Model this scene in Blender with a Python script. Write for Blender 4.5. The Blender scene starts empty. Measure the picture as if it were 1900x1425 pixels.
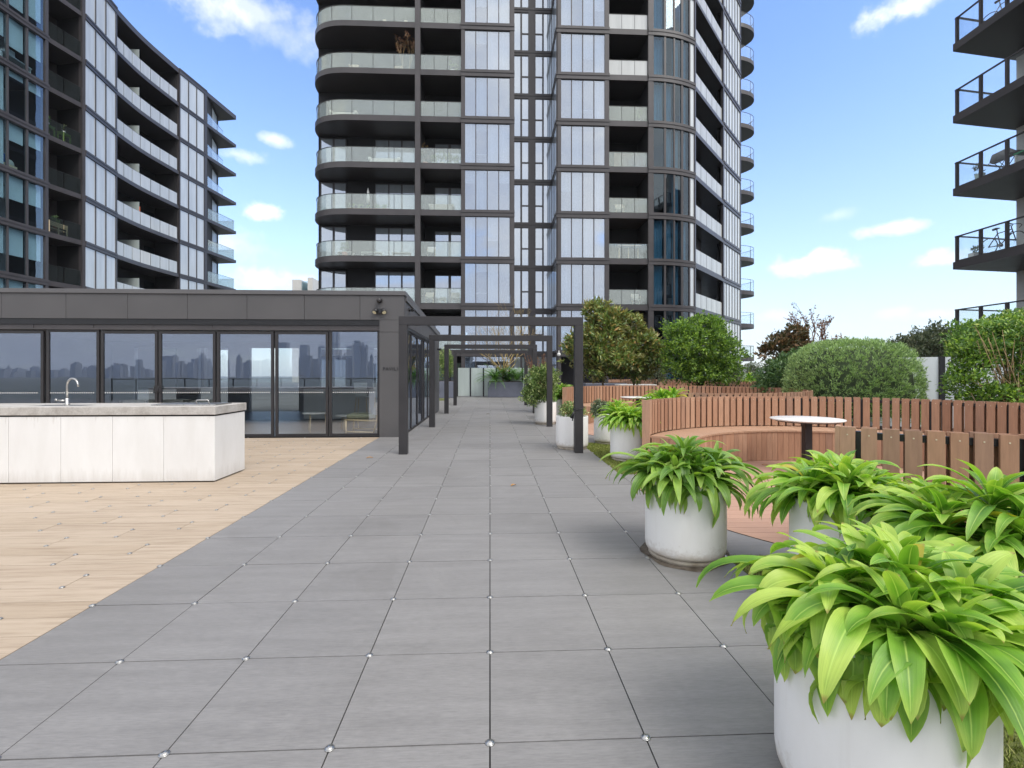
import bpy, math, random
from mathutils import Vector, Matrix
R = math.radians
PI = math.pi
sc = bpy.context.scene
COL = sc.collection
ORG = {}

# ------------------------------------------------------------------ helpers
class MB:
    """collects shapes (world coordinates) and links them as ONE mesh object"""
    def __init__(s):
        s.v = []; s.f = []; s.uv = None; s.sm = []
    def add(s, vs, fs, smooth=False, uvs=None):
        b = len(s.v)
        s.v += [tuple(p) for p in vs]
        s.f += [tuple(b + i for i in f) for f in fs]
        s.sm += [smooth] * len(fs)
        if uvs is not None:
            if s.uv is None: s.uv = [(0, 0)] * b
            s.uv += uvs
        elif s.uv is not None:
            s.uv += [(0, 0)] * len(vs)
        return s
    def box(s, x0, y0, z0, x1, y1, z1):
        x0, x1 = sorted((x0, x1)); y0, y1 = sorted((y0, y1)); z0, z1 = sorted((z0, z1))
        return s.add([(x0,y0,z0),(x1,y0,z0),(x1,y1,z0),(x0,y1,z0),(x0,y0,z1),(x1,y0,z1),(x1,y1,z1),(x0,y1,z1)],
              [(0,3,2,1),(4,5,6,7),(0,1,5,4),(1,2,6,5),(2,3,7,6),(3,0,4,7)])
    def seg(s, p, q, t0, t1, z0, z1):
        """box along the plan segment p-q, between offsets t0..t1 to its right-hand side, z0..z1"""
        dx, dy = q[0]-p[0], q[1]-p[1]; L = math.hypot(dx, dy) or 1
        nx, ny = dy/L, -dx/L
        a = [(p[0]+nx*t0, p[1]+ny*t0), (q[0]+nx*t0, q[1]+ny*t0), (q[0]+nx*t1, q[1]+ny*t1), (p[0]+nx*t1, p[1]+ny*t1)]
        return s.prism(a, z0, z1)
    def prism(s, poly, z0, z1):
        n = len(poly)
        A = sum(poly[i][0]*poly[(i+1)%n][1]-poly[(i+1)%n][0]*poly[i][1] for i in range(n))
        if A < 0: poly = poly[::-1]
        vs = [(x,y,z0) for x,y in poly] + [(x,y,z1) for x,y in poly]
        fs = [tuple(range(n-1,-1,-1)), tuple(range(n,2*n))] + [(i,(i+1)%n,n+(i+1)%n,n+i) for i in range(n)]
        return s.add(vs, fs)
    def ribbon(s, pts, t0, t1, z0, z1, closed=False):
        """thick wall following a plan polyline (offsets to the right-hand side), mitred"""
        n = len(pts); off = []
        for i in range(n):
            ns = []
            for a, b in ((i-1, i), (i, i+1)):
                if 0 <= a and b < n:
                    dx, dy = pts[b][0]-pts[a][0], pts[b][1]-pts[a][1]; L = math.hypot(dx,dy) or 1
                    ns.append((dy/L, -dx/L))
            nx = sum(k[0] for k in ns)/len(ns); ny = sum(k[1] for k in ns)/len(ns)
            l2 = nx*nx+ny*ny
            off.append((nx/l2, ny/l2))
        vs = []
        for i in range(n):
            for t in (t0, t1):
                for z in (z0, z1):
                    vs.append((pts[i][0]+off[i][0]*t, pts[i][1]+off[i][1]*t, z))
        fs = []
        for i in range(n-1):
            a = 4*i; b = a+4
            fs += [(a,b,b+1,a+1), (a+2,a+3,b+3,b+2), (a+1,b+1,b+3,a+3), (a,a+2,b+2,b)]
        fs += [(0,1,3,2), (4*n-4,4*n-2,4*n-1,4*n-3)]
        return s.add(vs, fs)
    def tube(s, path, r, n=8, caps=True, smooth=True):
        P = [Vector(p) for p in path]
        if not isinstance(r, (list, tuple)): r = [r]*len(P)
        vs = []; ref = None
        for i, p in enumerate(P):
            d = (P[min(i+1,len(P)-1)] - P[max(i-1,0)])
            d = d.normalized() if d.length > 1e-9 else Vector((0,0,1))
            if ref is None: ref = Vector((0,0,1)) if abs(d.z) < .9 else Vector((1,0,0))
            u = ref - d*ref.dot(d)
            u = u.normalized() if u.length > 1e-6 else d.orthogonal().normalized()
            ref = u; w = d.cross(u)
            for k in range(n):
                a = 2*PI*k/n
                vs.append(p + (u*math.cos(a) + w*math.sin(a))*r[i])
        fs = []
        for i in range(len(P)-1):
            for k in range(n):
                a = i*n+k; b = i*n+(k+1)%n
                fs.append((a, b, b+n, a+n))
        s.add(vs, fs, smooth)
        if caps:
            b = len(s.v)-len(vs)
            s.f += [tuple(b+k for k in range(n-1,-1,-1)), tuple(b+len(vs)-n+k for k in range(n))]; s.sm += [False, False]
        return s
    def lathe(s, cx, cy, prof, n=48, smooth=True):
        m = len(prof)
        vs = [(cx+r*math.cos(2*PI*k/n), cy+r*math.sin(2*PI*k/n), z) for r, z in prof for k in range(n)]
        fs = []
        for i in range(m-1):
            for k in range(n):
                a = i*n+k; b = i*n+(k+1)%n
                fs.append((a, b, b+n, a+n))
        s.add(vs, fs, smooth); b = len(s.v)-len(vs)
        if prof[0][0] > 1e-4: s.f.append(tuple(b+k for k in range(n-1,-1,-1))); s.sm.append(False)
        if prof[-1][0] > 1e-4: s.f.append(tuple(b+(m-1)*n+k for k in range(n))); s.sm.append(False)
        return s
    def ball(s, c, r, n=16, sx=1, sy=1, sz=1):
        pr = []
        vs = []; m = n//2
        for i in range(m+1):
            t = -PI/2+PI*i/m
            for k in range(n):
                a = 2*PI*k/n
                vs.append((c[0]+sx*r*math.cos(t)*math.cos(a), c[1]+sy*r*math.cos(t)*math.sin(a), c[2]+sz*r*math.sin(t)))
        fs = [(i*n+k, i*n+(k+1)%n, (i+1)*n+(k+1)%n, (i+1)*n+k) for i in range(m) for k in range(n)]
        return s.add(vs, fs, True)
    def quad(s, a, b, c, d, uvs=None): return s.add([a,b,c,d], [(0,1,2,3)], False, uvs)
    def build(s, name, mat, parent=None, org=None, bevel=0):
        o3 = Vector(org) if org else (ORG.get(parent.name, Vector()) if parent else Vector())
        me = bpy.data.meshes.new(name)
        me.from_pydata([(x-o3.x, y-o3.y, z-o3.z) for x,y,z in s.v], [], s.f)
        me.polygons.foreach_set('use_smooth', s.sm)
        if s.uv is not None:
            ul = me.uv_layers.new(name='UVMap')
            li = [0]*len(me.loops); me.loops.foreach_get('vertex_index', li)
            ul.data.foreach_set('uv', [c for i in li for c in s.uv[i]])
        me.update()
        me.materials.append(M[mat] if isinstance(mat, str) else mat)
        o = bpy.data.objects.new(name, me); COL.objects.link(o)
        if parent: o.parent = parent
        else: o.location = o3
        ORG[o.name] = o3
        if bevel:
            b = o.modifiers.new('edge', 'BEVEL'); b.width = bevel; b.segments = 2; b.limit_method = 'ANGLE'; b.angle_limit = R(40)
        return o
def tag(o, label=None, cat=None, group=None, kind=None):
    if label: o['label'] = label
    if cat: o['category'] = cat
    if group: o['group'] = group
    if kind: o['kind'] = kind
    return o
def thing(name, label, cat, loc, group=None):
    o = bpy.data.objects.new(name, None); COL.objects.link(o); o.location = loc
    o.empty_display_size = .2
    ORG[o.name] = Vector(loc)
    return tag(o, label, cat, group)
def copy_tree(o, parent=None):
    c = o.copy(); COL.objects.link(c)
    if parent: c.parent = parent
    for ch in list(o.children): copy_tree(ch, c)
    return c
def lerp(a, b, t): return tuple(x+(y-x)*t for x, y in zip(a, b))
def bez(p0, p1, p2, n): return [tuple((1-t)**2*a+2*t*(1-t)*b+t*t*c for a,b,c in zip(p0,p1,p2)) for t in [i/n for i in range(n+1)]]

# ------------------------------------------------------------------ materials
M = {}
class NT:
    def __init__(s, name):
        s.m = bpy.data.materials.new(name); s.m.use_nodes = True; s.t = s.m.node_tree
        s.t.nodes.clear(); s.out = s.t.nodes.new('ShaderNodeOutputMaterial'); M[name] = s.m
    def n(s, typ, **kw):
        x = s.t.nodes.new('ShaderNode'+typ)
        for k, v in kw.items():
            if k in x.inputs: x.inputs[k].default_value = v
            else: setattr(x, k, v)
        return x
    def l(s, a, b): s.t.links.new(a, b)
    def coords(s, scale=(1,1,1), rot=0, kind='Object', obj=None):
        tc = s.n('TexCoord'); mp = s.n('Mapping'); mp.inputs['Scale'].default_value = scale; mp.inputs['Rotation'].default_value = (0,0,rot)
        s.l(tc.outputs[kind], mp.inputs['Vector']); return mp.outputs[0]
    def pos(s, scale=(1,1,1), rot=0):
        g = s.n('NewGeometry'); mp = s.n('Mapping'); mp.inputs['Scale'].default_value = scale; mp.inputs['Rotation'].default_value = (0,0,rot)
        s.l(g.outputs['Position'], mp.inputs['Vector']); return mp.outputs[0]
    def noise(s, vec, scale, detail=4, rough=.55):
        x = s.n('TexNoise'); x.inputs['Scale'].default_value = scale; x.inputs['Detail'].default_value = detail; x.inputs['Roughness'].default_value = rough
        s.l(vec, x.inputs['Vector']); return x.outputs['Fac']
    def ramp(s, fac, *stops):
        x = s.n('ValToRGB'); e = x.color_ramp.elements
        while len(e) < len(stops): e.new(.5)
        for i, (p, c) in enumerate(stops):
            e[i].position = p; e[i].color = (*c, 1) if len(c) == 3 else c
        s.l(fac, x.inputs[0]); return x.outputs[0]
    def mix(s, fac, a, b, mode='MIX'):
        x = s.n('Mix'); x.data_type = 'RGBA'; x.blend_type = mode
        for sock, val in ((x.inputs[0], fac), (x.inputs[6], a), (x.inputs[7], b)):
            if hasattr(val, 'links'): s.l(val, sock)
            else: sock.default_value = val if not isinstance(val, tuple) else ((*val, 1) if len(val) == 3 else val)
        return x.outputs[2]
    def math(s, op, a, b=None):
        x = s.n('Math'); x.operation = op
        for i, val in enumerate((a, b)):
            if val is None: continue
            if hasattr(val, 'links'): s.l(val, x.inputs[i])
            else: x.inputs[i].default_value = val
        return x.outputs[0]
    def bump(s, h, strength, dist=.01):
        b = s.n('Bump'); b.inputs['Strength'].default_value = strength; b.inputs['Distance'].default_value = dist
        s.l(h, b.inputs['Height']); return b.outputs[0]
    def bsdf(s, col, rough=.6, metal=0, spec=.5, normal=None, **kw):
        b = s.n('BsdfPrincipled')
        if hasattr(col, 'links'): s.l(col, b.inputs['Base Color'])
        else: b.inputs['Base Color'].default_value = (*col, 1)
        if hasattr(rough, 'links'): s.l(rough, b.inputs['Roughness'])
        else: b.inputs['Roughness'].default_value = rough
        b.inputs['Metallic'].default_value = metal; b.inputs['Specular IOR Level'].default_value = spec
        if normal is not None: s.l(normal, b.inputs['Normal'])
        for k, v in kw.items(): b.inputs[k].default_value = v
        return b.outputs[0]
    def done(s, sh): s.l(sh, s.out.inputs[0]); return s.m
    def mixs(s, fac, a, b):
        x = s.n('MixShader')
        if hasattr(fac, 'links'): s.l(fac, x.inputs[0])
        else: x.inputs[0].default_value = fac
        s.l(a, x.inputs[1]); s.l(b, x.inputs[2]); return x.outputs[0]
    def rnd(s): return s.n('NewGeometry').outputs['Random Per Island']

def plain(name, col, rough=.6, metal=0, var=.12, scale=6, bump=0, bscale=60, spec=.5, streak=None):
    t = NT(name); v = t.pos() if streak is None else t.pos(streak)
    nz = t.noise(v, scale)
    lo = tuple(c*(1-var) for c in col); hi = tuple(min(1, c*(1+var)) for c in col)
    c = t.ramp(nz, (.3, lo), (.7, hi))
    nm = t.bump(t.noise(t.pos(), bscale, 3), bump, .005) if bump else None
    rr = t.math('MULTIPLY_ADD', nz, .2); rr.node.inputs[2].default_value = max(.02, rough-.1)
    return t.done(t.bsdf(c, rr, metal, spec, nm))

def island(name, cols, rough=.7, var=.15, nscale=(1,1,1), nfreq=3, bump=.0, spec=.4):
    """a colour per separate piece (board, slat, paver) with grain on top"""
    t = NT(name); n = len(cols)
    base = t.ramp(t.rnd(), *[((i+.5)/n, c) for i, c in enumerate(cols)])
    g = t.noise(t.pos(nscale), nfreq, 5, .6)
    gr = t.ramp(g, (.25, (1-var,)*3), (.75, (1+var,)*3))
    c = t.mix(1.0, base, gr, 'MULTIPLY')
    nm = t.bump(g, bump, .003) if bump else None
    return t.done(t.bsdf(c, rough, 0, spec, nm))

plain('charcoal_metal', (.027,.025,.027), .45, 0, .12, 3, .05, 300)
plain('tower_metal', (.060,.054,.056), .42, 0, .15, .8, .0)
plain('tower_soffit', (.028,.028,.031), .8, 0, .15, .6)
plain('dark_wall', (.020,.019,.021), .8, 0, .2, .5)
plain('fascia_panel', (.083,.080,.082), .5, 0, .07, 1.2, .04, 200)
plain('coping_metal', (.105,.102,.105), .4, 0, .08, 2)
plain('steel', (.46,.455,.44), .30, 1, .06, 20)
plain('black_paint', (.012,.012,.014), .4, 0, .2, 10)
plain('white_render', (.62,.61,.58), .7, 0, .06, 2)
plain('soil', (.035,.022,.013), .95, 0, .4, 40, .6, 60)
plain('bark', (.16,.115,.075), .9, 0, .35, 18, .6, 50)
plain('yellow_twig', (.34,.25,.10), .8, 0, .3, 12)
plain('tan_twig', (.36,.25,.13), .8, 0, .3, 14)
plain('red_twig', (.22,.10,.06), .85, 0, .3, 12)
plain('blue_grey_fibreglass', (.125,.135,.175), .45, 0, .08, 3, .03, 90)
plain('table_stone', (.72,.70,.67), .45, 0, .05, 12)
plain('linen', (.55,.53,.47), .9, 0, .1, 30, .3, 300)
plain('olive_fabric', (.30,.30,.21), .95, 0, .12, 30, .3, 300)
plain('grey_fabric', (.46,.47,.48), .95, 0, .12, 30, .3, 300)
plain('light_wood', (.74,.57,.36), .55, 0, .2, 8, 0, 60, .4, (2,20,20))
plain('room_floor', (.20,.20,.205), .4, 0, .2, 5)
plain('room_wall', (.30,.30,.31), .8, 0, .1, 1)
plain('cream', (.60,.52,.38), .8)
plain('white_plastic', (.75,.75,.73), .4, 0, .03)
plain('terracotta', (.42,.17,.09), .8)
plain('apple_green', (.22,.33,.08), .6)
plain('bright_green', (.02,.30,.13), .6)
plain('orange_cloth', (.75,.16,.04), .8)
plain('blue_cloth', (.03,.10,.32), .8)
plain('brown_mat', (.26,.16,.10), .85, 0, .35, 4, 0, 60, .4, (10,10,1))
plain('blind_fabric', (.70,.75,.77), .9, 0, .06, 2)
plain('sheer_curtain', (.62,.65,.68), .9, 0, .05, 2)
plain('room_grey', (.20,.20,.22), .9, 0, .1, 1)
plain('podium_concrete', (.16,.16,.16), .9, 0, .2, .5)
plain('joint_dark', (.02,.02,.02), 1)  # near-black backing seen through joints and gaps
plain('yellow_lens', (.75,.68,.45), .3)  # one even pale yellow for the lamp lenses
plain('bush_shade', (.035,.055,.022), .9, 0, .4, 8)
plain('mint_box', (.42,.52,.50), .5)

# pavers: grey porcelain with fine cross grain
t = NT('grey_paver')
g1 = t.noise(t.pos((15,130,1)), 1.0, 6, .75)
g2 = t.noise(t.pos((1.2,10,1)), 1.2, 4, .6)
g3 = t.noise(t.pos(), .45, 3, .5)
base = t.ramp(t.rnd(), (.0,(.202,.197,.195)), (1.,(.222,.216,.213)))
c = t.mix(1., base, t.ramp(g1, (.3,(.80,.80,.805)), (.7,(1.20,1.20,1.195))), 'MULTIPLY')
c = t.mix(1., c, t.ramp(g2, (.3,(.91,.91,.91)), (.7,(1.09,1.09,1.09))), 'MULTIPLY')
c = t.mix(1., c, t.ramp(g3, (.3,(.92,.915,.91)), (.7,(1.07,1.07,1.08))), 'MULTIPLY')
wm = t.n('TexNoise'); wm.inputs['Scale'].default_value = .9; wm.inputs['Detail'].default_value = 7; wm.inputs['Roughness'].default_value = .68; wm.inputs['Distortion'].default_value = 1.2; t.l(t.pos(), wm.inputs['Vector'])
c = t.mix(t.math('MULTIPLY', t.ramp(wm.outputs['Fac'], (.56,(0,0,0)), (.62,(1,1,1))), .16), c, (.13,.125,.118))
c = t.mix(t.math('MULTIPLY', t.ramp(wm.outputs['Fac'], (.36,(1,1,1)), (.41,(0,0,0))), .10), c, (.33,.325,.32))
speck = t.ramp(t.noise(t.pos(), 55, 2, .5), (.74,(0,0,0)), (.80,(1,1,1)))
c = t.mix(t.math('MULTIPLY', speck, .12), c, (.45,.44,.42))
t.done(t.bsdf(c, t.ramp(g1, (.3,(.46,)*3), (.7,(.62,)*3)), 0, .45, t.bump(g1, .25, .002)))

# oak-look boards
t = NT('oak_board')
vec = t.pos((1.0,16,1)); r = t.rnd()
wn = t.n('TexNoise'); wn.noise_dimensions = '4D'; wn.inputs['Scale'].default_value = 1.6; wn.inputs['Detail'].default_value = 6; wn.inputs['Roughness'].default_value = .62; wn.inputs['Distortion'].default_value = .5
t.l(vec, wn.inputs['Vector']); t.l(t.math('MULTIPLY', r, 40), wn.inputs['W'])
fine = t.noise(t.pos((6,170,1)), 1, 4, .7)
base = t.ramp(r, (.0,(.385,.305,.225)), (.35,(.41,.33,.248)), (.7,(.432,.35,.268)), (1.,(.393,.313,.235)))
c = t.mix(1., base, t.ramp(wn.outputs['Fac'], (.25,(.68,.64,.60)), (.5,(1,1,1)), (.8,(1.13,1.13,1.15))), 'MULTIPLY')
c = t.mix(1., c, t.ramp(fine, (.3,(.90,.89,.88)), (.7,(1.08,1.08,1.08))), 'MULTIPLY')
t.done(t.bsdf(c, .6, 0, .35, t.bump(fine, .2, .002)))

island('slat_wood', [(.30,.160,.098),(.40,.228,.142),(.345,.19,.118),(.43,.26,.170),(.37,.205,.126),(.32,.19,.128)], .75, .16, (14,14,1.6), 3, .25)
island('seat_wood', [(.37,.225,.145),(.42,.255,.165),(.395,.24,.155)], .75, .10, (20,20,2), 3, .2)
island('pink_deck', [(.40,.245,.18),(.45,.275,.20),(.425,.26,.19)], .75, .14, (2,30,1), 2, .25)
island('white_panel', [(.66,.65,.635),(.69,.685,.67),(.675,.67,.655)], .6, .05, (2,2,.6), 2)

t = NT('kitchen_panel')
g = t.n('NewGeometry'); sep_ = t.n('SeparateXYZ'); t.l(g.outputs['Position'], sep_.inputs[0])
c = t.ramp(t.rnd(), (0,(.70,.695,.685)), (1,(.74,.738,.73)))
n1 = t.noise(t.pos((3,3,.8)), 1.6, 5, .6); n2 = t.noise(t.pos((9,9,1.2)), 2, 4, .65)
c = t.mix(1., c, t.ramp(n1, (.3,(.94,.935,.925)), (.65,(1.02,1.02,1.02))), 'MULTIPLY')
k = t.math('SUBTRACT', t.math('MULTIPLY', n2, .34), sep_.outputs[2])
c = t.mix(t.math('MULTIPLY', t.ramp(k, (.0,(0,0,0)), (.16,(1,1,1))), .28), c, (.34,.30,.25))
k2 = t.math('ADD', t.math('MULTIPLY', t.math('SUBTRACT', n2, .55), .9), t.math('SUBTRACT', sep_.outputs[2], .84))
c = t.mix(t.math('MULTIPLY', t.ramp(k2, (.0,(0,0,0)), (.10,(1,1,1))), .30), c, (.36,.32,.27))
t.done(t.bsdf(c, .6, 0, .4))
# concrete benchtop
t = NT('concrete_top')
n1 = t.noise(t.pos(), 5, 8, .65); n2 = t.noise(t.pos(), 60, 3, .6)
c = t.ramp(n1, (.3,(.30,.28,.255)), (.5,(.42,.40,.375)), (.72,(.50,.48,.455)))
c = t.mix(1., c, t.ramp(n2, (.3,(.88,.88,.88)), (.7,(1.1,1.1,1.1))), 'MULTIPLY')
t.done(t.bsdf(c, .7, 0, .4, t.bump(n2, .3, .003)))

# white planter shell, faint grime
t = NT('planter_white')
g = t.n('NewGeometry'); sep = t.n('SeparateXYZ'); t.l(g.outputs['Position'], sep.inputs[0])
n1 = t.noise(t.pos((3,3,1.2)), 2.5, 5, .6)
c = t.ramp(n1, (.25,(.78,.765,.735)), (.7,(.835,.825,.80)))
gr = t.ramp(t.math('ADD', sep.outputs[2], t.math('MULTIPLY', n1, -.10)), (.0,(.80,.74,.66)), (.045,(1,1,1)))
c = t.mix(1., c, gr, 'MULTIPLY')
st_ = t.noise(t.pos((14,14,.7)), 1.0, 5, .65)
c = t.mix(t.math('MULTIPLY', t.ramp(st_, (.56,(0,0,0)), (.68,(1,1,1))), .10), c, (.50,.46,.40))
sp_ = t.math('SUBTRACT', t.math('MULTIPLY', t.noise(t.pos(), 22, 4, .7), .26), sep.outputs[2])
c = t.mix(t.math('MULTIPLY', t.ramp(sp_, (.0,(0,0,0)), (.05,(1,1,1))), .32), c, (.44,.38,.31))
t.done(t.bsdf(c, .5, 0, .4, t.bump(t.noise(t.pos(), 30, 3), .06, .004)))
t = NT('planter_plinth')
t.done(t.bsdf(t.ramp(t.noise(t.pos(), 9, 5), (.3,(.27,.22,.16)), (.7,(.52,.47,.39))), .8))
t = NT('dirt_ring')
t.done(t.bsdf(t.ramp(t.noise(t.pos(), 14, 5), (.35,(.055,.04,.028)), (.65,(.15,.125,.10))), .9))

# synthetic lawn
t = NT('lawn')
t.done(t.bsdf(t.ramp(t.rnd(), (.0,(.11,.14,.028)), (.5,(.21,.26,.05)), (.8,(.31,.36,.09)), (1.,(.38,.33,.15))), .75, 0, .25))
plain('lawn_base', (.10,.115,.03), .95, 0, .5, 60)

# leaves
def leafmat(name, stops, rough=.42, trans=.3, tcol=None, under=None, spec=.5):
    t = NT(name)
    c = t.ramp(t.rnd(), *stops)
    c = t.mix(1., c, t.ramp(t.noise(t.pos(), 3.0, 3), (.3,(.82,.82,.82)), (.7,(1.18,1.18,1.18))), 'MULTIPLY')
    if under:
        bf = t.n('NewGeometry').outputs['Backfacing']
        c = t.mix(bf, c, under)
    b = t.bsdf(c, rough, 0, spec)
    tr = t.n('BsdfTranslucent'); t.l(t.mix(1., c, tcol or (1.5,1.6,.7), 'MULTIPLY'), tr.inputs[0])
    return t.done(t.mixs(trans, b, tr.outputs[0]))
leafmat('magnolia_leaf', [(0,(0.077,0.132,0.033)),(.5,(0.154,0.231,0.055)),(.75,(0.275,0.330,0.094)),(.92,(0.418,0.363,0.121)),(1,(0.495,0.308,0.121))], .3, .2, None, (.24,.23,.08))
leafmat('dry_magnolia_leaf', [(0,(0.046,0.058,0.019)),(.4,(0.091,0.078,0.033)),(.7,(0.169,0.098,0.039)),(1,(0.260,0.143,0.065))], .45, .12)
leafmat('fresh_leaf', [(0,(0.054,0.117,0.025)),(.45,(0.117,0.216,0.039)),(.75,(0.216,0.361,0.054)),(1,(0.397,0.560,0.091))], .35, .3)
leafmat('rosemary_leaf', [(0,(0.147,0.230,0.095)),(.5,(0.270,0.404,0.162)),(1,(0.484,0.646,0.270))], .6, .2)
leafmat('dark_leaf', [(0,(0.038,0.095,0.034)),(.6,(0.095,0.179,0.063)),(1,(0.189,0.294,0.105))], .4, .2)
leafmat('hedge_leaf', [(0,(0.065,0.151,0.035)),(.5,(0.151,0.282,0.065)),(.85,(0.303,0.455,0.108)),(1,(0.520,0.584,0.151))], .35, .25)
leafmat('variegated_leaf', [(0,(0.076,0.142,0.038)),(.5,(0.170,0.265,0.076)),(.85,(0.321,0.416,0.151)),(1,(0.680,0.699,0.340))], .4, .25)
leafmat('rust_leaf', [(0,(.10,.045,.02)),(.6,(.20,.085,.04)),(1,(.28,.15,.07))], .7, .2)
leafmat('plume', [(0,(.16,.08,.055)),(1,(.34,.20,.14))], .8, .3)
leafmat('grey_leaf', [(0,(0.101,0.135,0.085)),(1,(0.287,0.338,0.220))], .6, .2)
leafmat('far_leaf', [(0,(0.074,0.105,0.059)),(.7,(0.147,0.179,0.095)),(1,(0.252,0.252,0.147))], .6, .15)
leafmat('cycad_leaf', [(0,(0.044,0.131,0.026)),(.6,(0.110,0.262,0.044)),(1,(0.262,0.481,0.087))], .35, .2)
# broad strap leaves: UV u across, v along
def strapmat(name, dark, mid, lime):
    t = NT(name)
    uv = t.n('UVMap'); sp = t.n('SeparateXYZ'); t.l(uv.outputs[0], sp.inputs[0])
    u, v = sp.outputs[0], sp.outputs[1]
    e = t.math('ABSOLUTE', t.math('SUBTRACT', u, .5))               # 0 at the midrib, .5 at the edge
    r = t.rnd()
    nz = t.noise(t.coords((1,1,1), 0, 'UV'), 4, 3)
    stn = t.n('Mapping'); stn.inputs['Scale'].default_value = (26,1.2,1); t.l(uv.outputs[0], stn.inputs[0])
    vein = t.noise(stn.outputs[0], 1.4, 3, .6)
    k = t.math('ADD', t.math('MULTIPLY', e, .75), t.math('MULTIPLY', r, .75))
    k = t.math('ADD', k, t.math('MULTIPLY', t.math('SUBTRACT', t.noise(t.pos(), 7, 2), .5), .9))
    k = t.math('ADD', k, t.math('MULTIPLY', t.math('POWER', v, 4), .35))
    c = t.ramp(k, (.10, dark), (.50, mid), (1.0, lime))
    c = t.mix(1., c, t.ramp(vein, (.3,(.86,.88,.84)), (.7,(1.12,1.10,1.14))), 'MULTIPLY')
    rib = t.ramp(e, (.0,(1,1,1)), (.045,(0,0,0)))
    c = t.mix(t.math('MULTIPLY', rib, .6), c, tuple(min(1, x*1.25+.05) for x in lime))
    tip = t.ramp(t.math('ADD', v, t.math('MULTIPLY', t.math('SUBTRACT', r, .5), .07)), (.965,(0,0,0)), (.995,(1,1,1)))
    c = t.mix(t.math('MULTIPLY', tip, .8), c, (.36,.27,.09))
    old = t.ramp(t.math('FRACT', t.math('MULTIPLY', r, 7.31)), (.985,(0,0,0)), (.988,(1,1,1)))
    c = t.mix(t.math('MULTIPLY', old, .75), c, (.50,.36,.04))
    sp2 = t.ramp(t.noise(t.pos(), 90, 1), (.80,(0,0,0)), (.83,(1,1,1)))
    c = t.mix(t.math('MULTIPLY', sp2, .4), c, (.16,.10,.03))
    b = t.bsdf(c, .36, 0, .5, t.bump(vein, .35, .004))
    tr = t.n('BsdfTranslucent'); t.l(t.mix(1., c, (1.35,1.45,.6), 'MULTIPLY'), tr.inputs[0])
    return t.done(t.mixs(.34, b, tr.outputs[0]))
strapmat('lime_strap', (.070,.19,.020), (.20,.40,.045), (.47,.62,.12))
strapmat('green_strap', (.062,.155,.022), (.15,.29,.045), (.31,.46,.09))

# glass
def glass(name, refl, tint, gcol=(1,1,1), rough=.0, milk=0, milkcol=(.6,.62,.6), wob=.0, wscale=.6):
    t = NT(name)
    nm = t.bump(t.noise(t.pos(), wscale, 2), wob, .05) if wob else None
    gl = t.n('BsdfGlossy'); gl.inputs['Roughness'].default_value = rough
    t.l(t.mix(1., (*gcol,1), t.ramp(t.rnd(), (0,(.78,.81,.86)), (1,(1.07,1.06,1.04))), 'MULTIPLY'), gl.inputs[0])
    if nm is not None: t.l(nm, gl.inputs['Normal'])
    tr = t.n('BsdfTransparent'); tr.inputs[0].default_value = (*tint,1)
    base = tr.outputs[0]
    if milk:
        df = t.n('BsdfDiffuse'); df.inputs[0].default_value = (*milkcol,1)
        base = t.mixs(milk, base, df.outputs[0])
    ge = t.n('NewGeometry'); dp = t.n('VectorMath', operation='DOT_PRODUCT'); t.l(ge.outputs['Incoming'], dp.inputs[0]); t.l(ge.outputs['Normal'], dp.inputs[1])
    gr = t.math('POWER', t.math('SUBTRACT', 1.0, t.math('ABSOLUTE', dp.outputs['Value'])), 5)
    fac = t.math('MINIMUM', t.math('ADD', t.math('MULTIPLY', gr, .9), refl), 1.0)
    fac = t.math('MULTIPLY', fac, t.math('SUBTRACT', 1.0, ge.outputs['Backfacing']))
    return t.done(t.mixs(fac, base, gl.outputs[0]))
glass('pavilion_glass', .31, (.92,.95,.96), (.80,.87,1.0), 0, 0, wob=.05, wscale=.5)
glass('corner_glass', .12, (.45,.60,.68), (.72,.86,.95), 0, 0, wob=.08, wscale=.5)  # a dark building's reflection put into the tint of the curved panes
glass('teal_glass', .17, (.74,.84,.88), (.80,.88,.94), 0, 0, wob=.05, wscale=.5)
glass('bay_glass', .50, (.72,.78,.84), (.75,.82,.92), 0, .05, (.5,.55,.62), wob=.06, wscale=.4)
glass('balcony_glass', .36, (.90,.94,.92), (.95,.98,.96), .01, .18, (.76,.78,.75))  # pale diffuse share stands in for reflected white sky
glass('clear_balcony_glass', .045, (.965,.985,.985), (1,1,1), .0, .04, (.8,.82,.82))
glass('smoke_balcony_glass', .05, (.55,.62,.64), (.9,.95,1), .0, .04, (.3,.33,.33))
def pale_pane(name, lo, hi, refl, gcol, rough=.02):
    t = NT(name)
    nm = t.bump(t.noise(t.pos(), .35, 2), .06, .05)
    gl = t.n('BsdfGlossy'); gl.inputs[0].default_value = (*gcol,1); gl.inputs['Roughness'].default_value = rough; t.l(nm, gl.inputs['Normal'])
    df = t.n('BsdfDiffuse')
    c = t.ramp(t.rnd(), (.0, lo), (1., hi))
    c = t.mix(1., c, t.ramp(t.noise(t.pos((3,3,.35)), .8, 4), (.3,(.88,.88,.88)), (.7,(1.1,1.1,1.1))), 'MULTIPLY')
    t.l(c, df.inputs[0])
    return t.done(t.mixs(refl, df.outputs[0], gl.outputs[0]))
pale_pane('sky_pane', (.20,.24,.28), (.44,.48,.51), .48, (.79,.86,.96))
pale_pane('frost_panel', (.52,.55,.56), (.62,.65,.655), .14, (.9,.95,1), .12)
pale_pane('frost_screen', (.46,.53,.51), (.52,.58,.56), .12, (.9,1,.97), .15)
pale_pane('frost_balustrade', (.46,.47,.45), (.54,.545,.525), .16, (1,1,.97), .12)
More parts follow.
